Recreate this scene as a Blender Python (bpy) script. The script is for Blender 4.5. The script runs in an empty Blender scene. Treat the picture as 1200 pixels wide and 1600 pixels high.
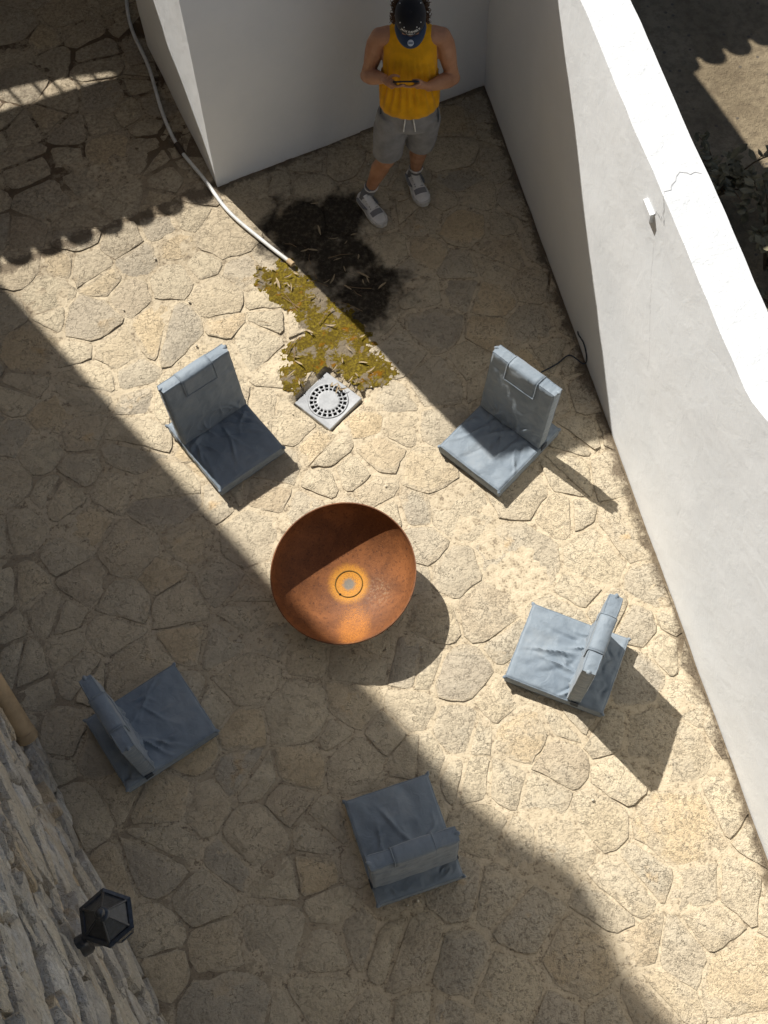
import bpy, bmesh, math, random
from mathutils import Vector, Matrix, Quaternion, noise as mnoise
R = math.radians
scene = bpy.context.scene
COL = scene.collection

# ------------------------------------------------------------ camera, sky, sun, exposure
cam_d = bpy.data.cameras.new('camera')
cam = bpy.data.objects.new('camera', cam_d)
COL.objects.link(cam)
cam_d.sensor_fit = 'VERTICAL'
cam_d.sensor_height = 24.0
cam_d.sensor_width = 18.0
cam_d.lens = 24.0 * 2070.0 / 1600.0
cam_d.clip_start = 0.05
cam_d.clip_end = 3000.0
def camera_matrix():
    # nadir direction of the lens in camera space gives pitch and roll
    f, nx, ny = 2070.0, 655.0 - 600.0, 1795.0 - 800.0
    n = Vector((nx / f, ny / f, 1.0)).normalized()
    up = -n
    X = Vector((1, 0, 0)); X = (X - up * X.dot(up)).normalized()
    Y = up.cross(X)
    if Y[1] > 0: Y = -Y
    rows = (X, Y, up)
    right = Vector([r[0] for r in rows]); down = Vector([r[1] for r in rows]); fwd = Vector([r[2] for r in rows])
    m = Matrix((right, -down, -fwd)).transposed().to_4x4()
    m.translation = Vector((0, 0, 7.0))
    return m
cam.matrix_world = camera_matrix()
scene.camera = cam

SUN_EL, SUN_AZ = R(46.0), R(-50.5)         # elevation; heading the light travels towards
SUN = Vector((math.cos(SUN_AZ) * math.cos(SUN_EL), math.sin(SUN_AZ) * math.cos(SUN_EL), -math.sin(SUN_EL)))
world = bpy.data.worlds.new('World'); scene.world = world
world.use_nodes = True
wn = world.node_tree.nodes; wl = world.node_tree.links
for n_ in list(wn): wn.remove(n_)
w_out = wn.new('ShaderNodeOutputWorld'); w_bg = wn.new('ShaderNodeBackground'); w_sky = wn.new('ShaderNodeTexSky')
w_sky.sky_type = 'NISHITA'; w_sky.sun_disc = False
w_sky.sun_elevation = SUN_EL
w_sky.sun_rotation = math.atan2(-SUN.x, -SUN.y)
w_sky.altitude = 50; w_sky.air_density = 1.0; w_sky.dust_density = 2.0; w_sky.ozone_density = 1.0
w_bg.inputs[1].default_value = 0.051
wl.new(w_sky.outputs[0], w_bg.inputs[0]); wl.new(w_bg.outputs[0], w_out.inputs[0])

sun_d = bpy.data.lights.new('sun', 'SUN')
sun_d.energy = 5.0; sun_d.angle = R(0.53); sun_d.color = (1.0, 0.962, 0.90)
sun_o = bpy.data.objects.new('sun', sun_d); COL.objects.link(sun_o)
sun_o.rotation_euler = SUN.to_track_quat('-Z', 'Y').to_euler()
sun_o.location = (-8, 9, 14)

vs = scene.view_settings
scene.display_settings.display_device = 'sRGB'
vs.view_transform = 'Standard'; vs.look = 'None'; vs.exposure = 0.46; vs.gamma = 1.0; vs.use_curve_mapping = False
scene.cycles.max_bounces = 5; scene.cycles.diffuse_bounces = 4

# ------------------------------------------------------------ helpers
def fbm(p, oct=4):
    return mnoise.fractal(Vector(p), 1.0, 2.0, oct)
def nz(x, y=0.0, z=0.0): return mnoise.noise(Vector((x, y, z)))

class MB:
    """collects geometry for ONE mesh object"""
    def __init__(s): s.v = []; s.f = []
    def add(s, verts, faces):
        b = len(s.v); s.v += [tuple(v) for v in verts]; s.f += [tuple(i + b for i in f) for f in faces]
    def box(s, c, size, m=None):
        x, y, z = size[0] / 2, size[1] / 2, size[2] / 2
        vs_ = [Vector((sx * x, sy * y, sz * z)) for sz in (-1, 1) for sy in (-1, 1) for sx in (-1, 1)]
        if m: vs_ = [m @ v for v in vs_]
        vs_ = [v + Vector(c) for v in vs_]
        s.add(vs_, [(0, 2, 3, 1), (4, 5, 7, 6), (0, 1, 5, 4), (1, 3, 7, 5), (3, 2, 6, 7), (2, 0, 4, 6)])
    def tube(s, pts, rad, n=8, cap=True, flat=1.0, upv=None):
        pts = [Vector(p) for p in pts]
        if not isinstance(rad, (list, tuple)): rad = [rad] * len(pts)
        rings = []; prev = None
        for i, p in enumerate(pts):
            t = (pts[min(i + 1, len(pts) - 1)] - pts[max(i - 1, 0)]).normalized()
            if prev is None:
                a = Vector(upv) if upv else (Vector((0, 0, 1)) if abs(t.z) < .9 else Vector((0, 1, 0)))
            else: a = prev
            a = (a - t * a.dot(t)).normalized(); prev = a; b = t.cross(a)
            rings.append([p + (a * math.cos(k * 2 * math.pi / n) * flat + b * math.sin(k * 2 * math.pi / n)) * rad[i] for k in range(n)])
        s.loft(rings, cap)
    def loft(s, rings, cap=True):
        n = len(rings[0]); v = [q for r in rings for q in r]; f = []
        for i in range(len(rings) - 1):
            for k in range(n):
                f.append((i * n + k, i * n + (k + 1) % n, (i + 1) * n + (k + 1) % n, (i + 1) * n + k))
        if cap:
            f.append(tuple(reversed(range(n)))); f.append(tuple((len(rings) - 1) * n + k for k in range(n)))
        s.add(v, f)
    def ellipsoid(s, c, rad, m=None, nu=16, nv=10):
        rings = []
        for j in range(1, nv):
            th = math.pi * j / nv
            rings.append([Vector((rad[0] * math.sin(th) * math.cos(2 * math.pi * k / nu), rad[1] * math.sin(th) * math.sin(2 * math.pi * k / nu), -rad[2] * math.cos(th))) for k in range(nu)])
        v = [Vector((0, 0, -rad[2]))] + [q for r in rings for q in r] + [Vector((0, 0, rad[2]))]
        f = []
        for k in range(nu):
            f.append((0, 1 + (k + 1) % nu, 1 + k))
            f.append((len(v) - 1, 1 + (nv - 2) * nu + k, 1 + (nv - 2) * nu + (k + 1) % nu))
        for i in range(nv - 2):
            for k in range(nu):
                f.append((1 + i * nu + k, 1 + i * nu + (k + 1) % nu, 1 + (i + 1) * nu + (k + 1) % nu, 1 + (i + 1) * nu + k))
        if m: v = [m @ q for q in v]
        s.add([q + Vector(c) for q in v], f)
    def lathe(s, prof, n=32, c=(0, 0, 0), m=None, closed=False):
        rings = [[Vector((r * math.cos(2 * math.pi * k / n), r * math.sin(2 * math.pi * k / n), z)) for k in range(n)] for r, z in prof]
        if m: rings = [[m @ q for q in r] for r in rings]
        rings = [[q + Vector(c) for q in r] for r in rings]
        if closed: rings.append(rings[0])
        s.loft(rings, not closed)
    def prism(s, poly, z0, z1):
        n = len(poly); v = [(p[0], p[1], z0) for p in poly] + [(p[0], p[1], z1) for p in poly]
        f = [tuple(reversed(range(n))), tuple(range(n, 2 * n))] + [(k, (k + 1) % n, n + (k + 1) % n, n + k) for k in range(n)]
        s.add(v, f)
    def mesh(s, name, origin=(0, 0, 0)):
        me = bpy.data.meshes.new(name)
        o = Vector(origin)
        me.from_pydata([tuple(Vector(v) - o) for v in s.v], [], s.f)
        me.validate(); me.update()
        return me

def link(name, me, mat, parent=None, loc=None, smooth=None):
    o = bpy.data.objects.new(name, me)
    COL.objects.link(o)
    if mat and not me.materials: me.materials.append(mat)
    if parent: o.parent = parent
    if loc is not None: o.location = loc
    if smooth is not None:
        me.polygons.foreach_set('use_smooth', [True] * len(me.polygons))
        if smooth < 180: me.set_sharp_from_angle(angle=R(smooth))
    return o
def build(name, mb, mat, parent=None, smooth=None, origin=None):
    """mesh from mb; coordinates are world ones when an origin is given (subtracted so that the parent Empty carries it)"""
    me = mb.mesh(name, origin or (0, 0, 0))
    bm = bmesh.new(); bm.from_mesh(me); bmesh.ops.recalc_face_normals(bm, faces=bm.faces); bm.to_mesh(me); bm.free()
    return link(name, me, mat, parent, None, smooth)
def tag(o, label, cat, group=None):
    o['label'] = label; o['category'] = cat
    if group: o['group'] = group
    return o
def thing(name, label, cat, loc=(0, 0, 0), rz=0.0, group=None):
    o = bpy.data.objects.new(name, None); COL.objects.link(o)
    o.empty_display_size = .1
    o.location = loc; o.rotation_euler = (0, 0, rz)
    return tag(o, label, cat, group)
def remeshed(mb, voxel, smooth_iter=4, name='m', origin=(0, 0, 0)):
    me = mb.mesh(name, origin)
    o = bpy.data.objects.new('tmp', me); COL.objects.link(o)
    md = o.modifiers.new('r', 'REMESH'); md.mode = 'VOXEL'; md.voxel_size = voxel
    if smooth_iter:
        sm = o.modifiers.new('s', 'SMOOTH'); sm.factor = .5; sm.iterations = smooth_iter
    dg = bpy.context.evaluated_depsgraph_get()
    out = bpy.data.meshes.new_from_object(o.evaluated_get(dg))
    bpy.data.objects.remove(o); out.name = name
    return out

# ------------------------------------------------------------ material helper
class NT:
    def __init__(s, name, rough=.8, metal=0.0, spec=.3):
        s.m = bpy.data.materials.new(name); s.m.use_nodes = True
        s.t = s.m.node_tree; s.b = s.t.nodes['Principled BSDF']
        s.b.inputs['Roughness'].default_value = rough; s.b.inputs['Metallic'].default_value = metal
        s.b.inputs['Specular IOR Level'].default_value = spec
        s.height = None
    def n(s, kind, **kw):
        nd = s.t.nodes.new(kind)
        for k, v in kw.items(): setattr(nd, k, v)
        return nd
    def l(s, a, b): s.t.links.new(a, b)
    def put(s, sock, val):
        if isinstance(val, bpy.types.NodeSocket): s.l(val, sock)
        else:
            if hasattr(sock.default_value, '__len__') and not hasattr(val, '__len__'): val = (val,) * len(sock.default_value)
            if hasattr(val, '__len__') and len(val) == 3 and len(sock.default_value) == 4: val = (*val, 1)
            sock.default_value = val
    def pos(s): return s.n('ShaderNodeNewGeometry').outputs['Position']
    def obj(s): return s.n('ShaderNodeTexCoord').outputs['Object']
    def rnd(s): return s.n('ShaderNodeObjectInfo').outputs['Random']
    def sep(s, v):
        q = s.n('ShaderNodeSeparateXYZ'); s.l(v, q.inputs[0]); return q.outputs
    def math(s, op, a, b=0.0, c=0.0, clamp=False):
        q = s.n('ShaderNodeMath', operation=op); q.use_clamp = clamp
        s.put(q.inputs[0], a); s.put(q.inputs[1], b); s.put(q.inputs[2], c); return q.outputs[0]
    def vec(s, op, a, b):
        q = s.n('ShaderNodeVectorMath', operation=op); s.put(q.inputs[0], a)
        if op == 'SCALE': s.put(q.inputs[3], b)
        else: s.put(q.inputs[1], b)
        return q.outputs['Value'] if op in ('LENGTH', 'DISTANCE', 'DOT_PRODUCT') else q.outputs[0]
    def noise(s, vec, scale, detail=4, rough=.55, dist=0.0, out=0):
        q = s.n('ShaderNodeTexNoise'); s.l(vec, q.inputs['Vector'])
        q.inputs['Scale'].default_value = scale; q.inputs['Detail'].default_value = detail
        q.inputs['Roughness'].default_value = rough; q.inputs['Distortion'].default_value = dist
        return q.outputs[out]
    def voro(s, vec, scale, feature='F1', rnd=1.0):
        q = s.n('ShaderNodeTexVoronoi', feature=feature); s.l(vec, q.inputs['Vector']); q.inputs['Scale'].default_value = scale
        q.inputs['Randomness'].default_value = rnd
        return q.outputs['Distance']
    def mapr(s, v, a, b, c=0.0, d=1.0, smooth=True):
        q = s.n('ShaderNodeMapRange'); q.interpolation_type = 'SMOOTHSTEP' if smooth else 'LINEAR'
        s.put(q.inputs[0], v); q.inputs[1].default_value = a; q.inputs[2].default_value = b; q.inputs[3].default_value = c; q.inputs[4].default_value = d
        return q.outputs[0]
    def ramp(s, v, stops, interp='LINEAR'):
        q = s.n('ShaderNodeValToRGB'); q.color_ramp.interpolation = interp
        e = q.color_ramp.elements
        while len(e) > 1: e.remove(e[-1])
        e[0].position = stops[0][0]; e[0].color = (*stops[0][1], 1)
        for p, c in stops[1:]:
            k = e.new(p); k.color = (*c, 1)
        s.put(q.inputs[0], v); return q.outputs[0]
    def mix(s, fac, a, b, mode='MIX'):
        q = s.n('ShaderNodeMix', data_type='RGBA', blend_type=mode)
        s.put(q.inputs[0], fac); s.put(q.inputs[6], a); s.put(q.inputs[7], b); return q.outputs[2]
    def color(s, c): s.put(s.b.inputs['Base Color'], c); return s
    def rough(s, v): s.put(s.b.inputs['Roughness'], v); return s
    def bump(s, h, dist=.01, strength=1.0, prev=None):
        q = s.n('ShaderNodeBump'); q.inputs['Distance'].default_value = dist; q.inputs['Strength'].default_value = strength
        s.put(q.inputs['Height'], h)
        if s.height is not None: s.l(s.height, q.inputs['Normal'])
        s.height = q.outputs[0]
        s.l(q.outputs[0], s.b.inputs['Normal']); return s

def plain(name, c, rough=.7, metal=0.0, spec=.3, nscale=40, var=.15, bump=.0, coord='obj'):
    t = NT(name, rough, metal, spec); v = t.obj() if coord == 'obj' else t.pos()
    k = t.noise(v, nscale, 4)
    t.color(t.mix(t.mapr(k, .3, .7), tuple(x * (1 - var) for x in c), tuple(min(1, x * (1 + var)) for x in c)))
    if bump: t.bump(k, bump)
    return t.m

M = {}
# --- stain mask on the patio floor: damp black dirt by the moss (world position)
def damp(t, p):
    a = t.vec('DISTANCE', t.vec('MULTIPLY', p, (1, 1, 0)), (-.72, 5.42, 0))
    b = t.vec('DISTANCE', t.vec('MULTIPLY', p, (1, 1, 0)), (-.47, 5.16, 0))
    c = t.vec('DISTANCE', t.vec('MULTIPLY', p, (1, 1, 0)), (-.29, 4.90, 0))
    e = t.vec('DISTANCE', t.vec('MULTIPLY', p, (1, 1, 0)), (-.50, 5.50, 0))
    d = t.math('MINIMUM', t.math('MINIMUM', a, b), t.math('MINIMUM', c, e))
    w = t.noise(p, 6, 3, .6)
    d = t.math('ADD', d, t.math('MULTIPLY', t.math('SUBTRACT', w, .5), .6))
    return t.math('MULTIPLY', t.mapr(d, .35, .15), t.mapr(t.noise(p, 33, 3, .7), .28, .56, .86, 1.0))
def side(t, p):  # 0 on the creamy left half, 1 towards the lichen-grey right half
    x = t.sep(p)
    q = t.math('ADD', x[0], t.math('MULTIPLY', x[1], -.18))
    q = t.math('ADD', q, t.math('MULTIPLY', t.noise(p, 1.3, 2), .9))
    return t.mapr(q, -.35, .55)

def dirt_and_shade(t, p, n1, n2):   # soil and dried algae, with shade painted in, darkening the inner corner of the yard and along the lean-to
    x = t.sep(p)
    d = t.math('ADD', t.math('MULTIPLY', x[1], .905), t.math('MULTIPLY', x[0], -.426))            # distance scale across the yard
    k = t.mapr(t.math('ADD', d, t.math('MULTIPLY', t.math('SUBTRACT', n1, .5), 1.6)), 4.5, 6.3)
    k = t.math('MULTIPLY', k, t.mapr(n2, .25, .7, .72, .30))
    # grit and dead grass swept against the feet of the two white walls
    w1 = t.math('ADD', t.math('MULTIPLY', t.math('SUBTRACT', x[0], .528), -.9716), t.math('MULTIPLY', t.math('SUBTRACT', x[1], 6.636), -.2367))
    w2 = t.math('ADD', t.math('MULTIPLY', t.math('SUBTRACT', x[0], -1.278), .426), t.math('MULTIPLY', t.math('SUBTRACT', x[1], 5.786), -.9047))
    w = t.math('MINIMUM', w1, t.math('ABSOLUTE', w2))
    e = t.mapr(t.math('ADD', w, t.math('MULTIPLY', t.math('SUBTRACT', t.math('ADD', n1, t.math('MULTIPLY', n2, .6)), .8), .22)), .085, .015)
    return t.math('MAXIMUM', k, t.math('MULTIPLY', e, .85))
def mk_paving():
    t = NT('paving_stone', .85, 0, .2); p = t.pos(); r = t.rnd()
    base = t.ramp(r, [(0, (.60, .50, .35)), (.15, (.68, .565, .385)), (.3, (.49, .425, .32)), (.45, (.70, .59, .405)), (.56, (.45, .39, .305)), (.66, (.70, .535, .315)), (.78, (.55, .475, .35)), (.88, (.40, .355, .285)), (.94, (.66, .50, .30)), (1, (.62, .53, .37))])
    n1 = t.noise(p, 4.5, 4, .6); n2 = t.noise(p, 46, 4, .78); n3 = t.noise(p, 150, 2, .65)
    c = t.mix(t.mapr(n1, .28, .72), t.mix(.34, base, (.42, .355, .26)), t.mix(.35, base, (.76, .66, .48)))
    sd = side(t, p)
    # pitted, lichen-grey faces grow stronger towards the white wall
    f = t.math('ADD', n2, t.math('MULTIPLY', t.math('SUBTRACT', n3, .5), .45))
    pit = t.math('MULTIPLY', t.mapr(f, .49, .41), t.math('ADD', t.math('MULTIPLY', sd, .30), .24))
    c = t.mix(pit, c, (.235, .195, .145))
    c = t.mix(t.math('MULTIPLY', sd, t.math('MULTIPLY', t.mapr(n1, .45, .62), .28)), c, (.40, .365, .30))
    c = t.mix(t.math('MULTIPLY', t.mapr(n1, .60, .74), t.math('MULTIPLY', t.mapr(r, .35, .45), .65)), c, (.60, .40, .19))
    crk = t.math('SUBTRACT', 1.0, t.mapr(t.math('ABSOLUTE', t.math('SUBTRACT', t.noise(p, 8.5, 4, .68), .5)), 0, .010))
    c = t.mix(t.math('MULTIPLY', crk, t.math('MULTIPLY', t.mapr(n1, .40, .62), .75)), c, (.15, .12, .085))
    # mortar smeared over the rims and grime caught along them
    rim = t.n('ShaderNodeAttribute', attribute_name='rim').outputs['Fac']
    sm = t.mapr(t.math('ADD', rim, t.math('MULTIPLY', t.math('SUBTRACT', n1, .5), 1.5)), .52, .72)
    c = t.mix(t.math('MULTIPLY', sm, .75), c, t.mix(t.mapr(n2, .3, .66), (.44, .365, .26), (.61, .52, .375)))
    gr = t.math('MULTIPLY', t.mapr(t.math('ADD', rim, t.math('MULTIPLY', t.math('SUBTRACT', f, .5), 1.6)), .92, 1.10), .6)
    c = t.mix(gr, c, (.11, .085, .06))
    c = t.mix(dirt_and_shade(t, p, n1, n2), c, (.13, .098, .066))
    c = t.mix(t.math('MULTIPLY', damp(t, p), .96), c, (.022, .017, .012))
    t.color(c)
    ridge = t.math('SUBTRACT', 1.0, crk)
    h = t.math('ADD', t.math('MULTIPLY', ridge, .20), t.math('ADD', t.math('MULTIPLY', n1, .9), t.math('ADD', t.math('MULTIPLY', n2, .62), t.math('MULTIPLY', n3, .16))))
    t.bump(h, .026, .9)
    return t.m
def mk_mortar():
    t = NT('mortar', .92, 0, .15); p = t.pos()
    n1 = t.noise(p, 2.2, 4, .6); n2 = t.noise(p, 22, 5, .7); n3 = t.noise(p, 90, 3, .65)
    c = t.mix(t.mapr(n2, .3, .66), (.45, .37, .255), (.62, .525, .375))
    x = t.sep(p)
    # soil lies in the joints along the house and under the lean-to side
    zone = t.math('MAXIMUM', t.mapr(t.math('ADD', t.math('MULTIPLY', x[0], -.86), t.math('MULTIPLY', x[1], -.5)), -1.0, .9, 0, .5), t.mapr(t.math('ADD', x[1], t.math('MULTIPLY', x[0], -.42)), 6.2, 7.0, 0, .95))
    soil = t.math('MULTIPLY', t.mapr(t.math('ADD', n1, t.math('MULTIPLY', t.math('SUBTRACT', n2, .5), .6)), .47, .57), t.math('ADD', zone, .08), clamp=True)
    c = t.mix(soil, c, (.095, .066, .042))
    g2 = t.math('ADD', n2, t.math('MULTIPLY', t.math('SUBTRACT', n3, .5), .6))
    c = t.mix(t.math('MULTIPLY', t.mapr(g2, .46, .34), .7), c, (.16, .125, .088))
    c = t.mix(dirt_and_shade(t, p, n1, n2), c, (.10, .074, .048))
    c = t.mix(t.math('MULTIPLY', damp(t, p), .97), c, (.016, .012, .009))
    t.color(c); t.bump(t.math('ADD', n2, t.math('MULTIPLY', n3, .35)), .014, .8)
    return t.m
def mk_plaster(rough_top=False):
    t = NT('rough_whitewash' if rough_top else 'whitewashed_plaster', .9, 0, .2); p = t.pos()
    n1 = t.noise(p, 1.6, 4, .6); n2 = t.noise(p, 9, 4, .6, .6); n3 = t.noise(p, 55, 3, .6)
    c = t.mix(t.mapr(n1, .3, .7), (.755, .775, .79), (.80, .815, .825))
    c = t.mix(t.math('MULTIPLY', t.mapr(n2, .55, .75), .22), c, (.72, .735, .75))
    z = t.sep(p)[2]
    c = t.mix(t.math('MULTIPLY', t.mapr(t.math('ADD', z, t.math('MULTIPLY', n3, .12)), .10, .0), .5), c, (.42, .36, .27))   # splash dirt at the foot
    if rough_top:
        pit = t.mapr(t.voro(p, 23), .035, .075)
        c = t.mix(t.math('MULTIPLY', t.math('SUBTRACT', 1.0, pit), .5), c, (.35, .34, .32))
    if rough_top: c = t.mix(1.0, c, (.80, .80, .79), 'MULTIPLY')
    t.color(c)
    if rough_top: t.bump(t.math('ADD', n2, t.math('MULTIPLY', n3, .3)), .018, .6)
    else: t.bump(t.math('ADD', n2, t.math('ADD', t.math('MULTIPLY', n1, 2.0), t.math('MULTIPLY', n3, .08))), .006, .5)
    return t.m
def mk_rubble():
    t = NT('rubble_stone', .88, 0, .2); p = t.pos(); r = t.rnd()
    base = t.ramp(r, [(0, (.76, .68, .54)), (.2, (.66, .61, .52)), (.4, (.80, .71, .55)), (.55, (.60, .56, .49)), (.7, (.82, .76, .64)), (.85, (.72, .57, .37)), (1, (.72, .66, .56))])
    n1 = t.noise(p, 9, 4, .6); n2 = t.noise(p, 42, 4, .7, .5)
    c = t.mix(t.mapr(n1, .3, .7), t.mix(.30, base, (.36, .30, .22)), base)
    c = t.mix(t.math('MULTIPLY', t.mapr(n2, .44, .32), .6), c, (.20, .17, .135))
    c = t.mix(t.math('MULTIPLY', t.mapr(t.noise(p, 4, 4, .7), .50, .62), .7), c, (.80, .76, .68))   # old limewash
    t.color(c); t.bump(t.math('ADD', n1, t.math('MULTIPLY', n2, .7)), .05, 1.0)
    return t.m
def mk_fabric():
    t = NT('slate_blue_canvas', .62, 0, .35); o = t.obj(); r = t.rnd()
    n1 = t.noise(o, 6, 4); n2 = t.noise(o, 420, 2)
    c = t.mix(t.mapr(n1, .3, .7), (.168, .208, .250), (.222, .264, .304))
    c = t.mix(t.math('MULTIPLY', t.mapr(n1, .55, .75), .22), c, (.30, .31, .31))
    t.color(c); t.bump(n2, .0012, .5); t.bump(t.noise(o, 18, 2, .5, .8), .010, .5)
    t.put(t.b.inputs['Sheen Weight'], .25); t.put(t.b.inputs['Sheen Roughness'], .5)
    return t.m
def mk_rust():
    t = NT('rusted_steel', .62, .0, .35); o = t.obj()
    x = t.sep(o); rad = t.math('SQRT', t.math('ADD', t.math('POWER', x[0], 2), t.math('POWER', x[1], 2)))
    n1 = t.noise(o, 5, 5, .68, .4); n2 = t.noise(o, 60, 5, .7); n3 = t.noise(o, 230, 3, .7)
    c = t.mix(t.mapr(n1, .36, .66), (.130, .045, .014), (.235, .085, .026))
    c = t.mix(t.math('MULTIPLY', t.mapr(n3, .5, .68), .6), c, (.33, .135, .045))
    c = t.mix(t.math('MULTIPLY', t.mapr(n2, .47, .36), .65), c, (.070, .024, .010))
    rr = t.math('ADD', rad, t.math('MULTIPLY', t.math('SUBTRACT', n2, .5), .05))
    ring = t.math('MULTIPLY', t.mapr(rr, .135, .085), t.mapr(t.math('ADD', n3, .15), .4, .75))
    c = t.mix(ring, c, (.60, .26, .022))
    c = t.mix(t.mapr(t.math('ADD', rad, t.math('MULTIPLY', t.math('SUBTRACT', n2, .5), .035)), .044, .024), c, (.20, .175, .14))
    d2 = t.vec('DISTANCE', t.vec('MULTIPLY', o, (1, .62, 0)), (.04, -.165, 0))
    pat = t.math('MULTIPLY', t.mapr(t.math('ADD', d2, t.math('MULTIPLY', t.math('SUBTRACT', n2, .5), .12)), .115, .045), t.mapr(n3, .38, .6))
    c = t.mix(pat, c, (.47, .175, .028))
    d3 = t.vec('DISTANCE', t.vec('MULTIPLY', o, (1, 1, 0)), (.17, -.06, 0))
    sil = t.math('MULTIPLY', t.mapr(d3, .12, .03), t.mapr(n2, .50, .62))
    c = t.mix(t.math('MULTIPLY', sil, .25), c, (.42, .36, .22))
    t.color(c); t.rough(t.mapr(n3, .3, .7, .5, .8)); t.bump(n2, .003, .5); t.bump(n3, .0012, .8)
    return t.m
def mk_moss():
    t = NT('moss', .95, 0, .1); p = t.pos()
    n1 = t.noise(p, 7, 5, .65); n2 = t.noise(p, 60, 5, .7); n3 = t.noise(p, 240, 3, .7)
    c = t.mix(t.mapr(n1, .3, .7), (.25, .18, .016), (.37, .28, .035))
    c = t.mix(t.mapr(n2, .40, .62), t.mix(.75, c, (.12, .08, .022)), c)
    c = t.mix(t.mapr(t.noise(p, 12, 4, .6), .58, .68), c, (.33, .15, .012))
    c = t.mix(t.mapr(t.noise(p, 9.5, 4, .7, .3), .53, .60), c, (.33, .27, .19))
    t.color(c); t.bump(t.math('ADD', n2, t.math('MULTIPLY', n3, .5)), .020, 1.0)
    return t.m
def mk_earth():
    t = NT('outer_ground', .95, 0, .1); p = t.pos()
    n1 = t.noise(p, 1.2, 5); n2 = t.noise(p, 14, 6, .7); n3 = t.noise(p, 70, 4, .7)
    c = t.mix(t.mapr(n1, .3, .7), (.20, .158, .10), (.34, .275, .18))
    c = t.mix(t.mapr(n2, .36, .6), t.mix(.5, c, (.12, .09, .06)), c)
    c = t.mix(t.mapr(t.voro(p, 11), .10, .16, 1, 0), c, (.13, .11, .085))
    t.color(c); t.bump(n2, .03, .8); t.bump(n3, .01, .8)
    return t.m
def mk_tile():
    t = NT('clay_roof_tile', .85); p = t.pos(); r = t.rnd()
    c = t.ramp(r, [(0, (.36, .17, .09)), (.5, (.45, .26, .15)), (1, (.33, .21, .14))])
    c = t.mix(t.mapr(t.noise(p, 12, 5), .45, .7), c, (.25, .21, .17)); t.color(c); t.bump(t.noise(p, 40, 4), .004)
    return t.m
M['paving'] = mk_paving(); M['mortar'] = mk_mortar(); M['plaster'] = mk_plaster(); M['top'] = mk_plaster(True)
M['rubble'] = mk_rubble(); M['fabric'] = mk_fabric(); M['rust'] = mk_rust(); M['moss'] = mk_moss(); M['earth'] = mk_earth(); M['tile'] = mk_tile()
M['wallmortar'] = plain('wall_mortar', (.66, .55, .40), .95, nscale=22, var=.35, bump=.02, coord='pos')
M['seam'] = plain('dark_seam_cord', (.05, .06, .075), .8)
M['white_plastic'] = plain('grey_white_plastic', (.37, .38, .39), .45, nscale=30, var=.10)
M['hose'] = plain('pale_hose_plastic', (.62, .62, .60), .4, nscale=18, var=.12)
M['black_iron'] = plain('black_painted_iron', (.028, .032, .038), .32, .0, .7, 60, .4, .0015)
M['glass_dark'] = plain('smoky_lamp_glass', (.10, .10, .09), .15, 0, .6)
M['dark'] = plain('dark_void', (.006, .006, .006), .95)
M['tan_pipe'] = plain('tan_clay_pipe', (.40, .29, .17), .7, nscale=14, var=.18)
M['leaf_dry'] = plain('dry_leaf', (.40, .31, .19), .75, nscale=25, var=.35)
M['twig'] = plain('dry_twig', (.24, .16, .09), .85)
M['timber'] = plain('weathered_timber', (.22, .15, .09), .8)
M['iron_bar'] = plain('rusty_iron_bar', (.06, .045, .035), .7, .3)
M['shrub_leaf'] = plain('grey_green_leaf', (.17, .15, .085), .55, nscale=12, var=.4)
M['stem'] = plain('shrub_stem', (.14, .10, .06), .85)
M['crack'] = plain('hairline_crack', (.45, .45, .45), .95)

# ------------------------------------------------------------ the setting
U = Vector((.5056, -.8628, 0)); N_H = Vector((.8628, .5056, 0)); S0 = Vector((-2.317, 2.437, 0))     # line of the stone house wall
A = Vector((-1.278, 5.786, 0)); B = Vector((.528, 6.636, 0))
DW = Vector((.2367, -.9716, 0)); NW = Vector((-.9716, -.2367, 0))                                     # run and patio-side normal of the long white wall
DRAIN_C = Vector((-.510, 4.138, 0)); DRAIN_A = R(-41.0); DRAIN_S = .292
def house_side(p): return (Vector((p[0], p[1], 0)) - S0).dot(N_H)        # >0 on the patio
def wall_side(p): return (Vector((p[0], p[1], 0)) - B).dot(NW)           # >0 on the patio
def drain_uv(p):
    d = Vector((p[0], p[1], 0)) - DRAIN_C; c, s_ = math.cos(DRAIN_A), math.sin(DRAIN_A)
    return (d.x * c + d.y * s_, -d.x * s_ + d.y * c)

def mortar_z(x, y):
    z = .0006 + .0045 * nz(x * 2.1, y * 2.1, 3.0) + .004 * nz(x * 8, y * 8, 7.0) + .0025 * nz(x * 22, y * 22, 1.0)
    du, dv = drain_uv((x, y))
    k = max(abs(du), abs(dv))
    if k < .175: z -= .07 * min(1, (.175 - k) / .02)
    return z
def make_floor():
    mb = MB(); st = .04
    x0, x1, y0, y1 = -5.6, 2.4, -1.6, 9.6
    nx, ny = int((x1 - x0) / st), int((y1 - y0) / st)
    for j in range(ny + 1):
        for i in range(nx + 1):
            x, y = x0 + i * st, y0 + j * st
            mb.v.append((x, y, mortar_z(x, y)))
    for j in range(ny):
        for i in range(nx):
            c = (x0 + (i + .5) * st, y0 + (j + .5) * st)
            if wall_side(c) < -.12 or house_side(c) < -.25: continue
            a = j * (nx + 1) + i; mb.f.append((a, a + 1, a + nx + 2, a + nx + 1))
    o = link('patio_floor', mb.mesh('patio_floor'), M['mortar'], smooth=180)
    o['kind'] = 'structure'
    return o
floor = make_floor()

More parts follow.
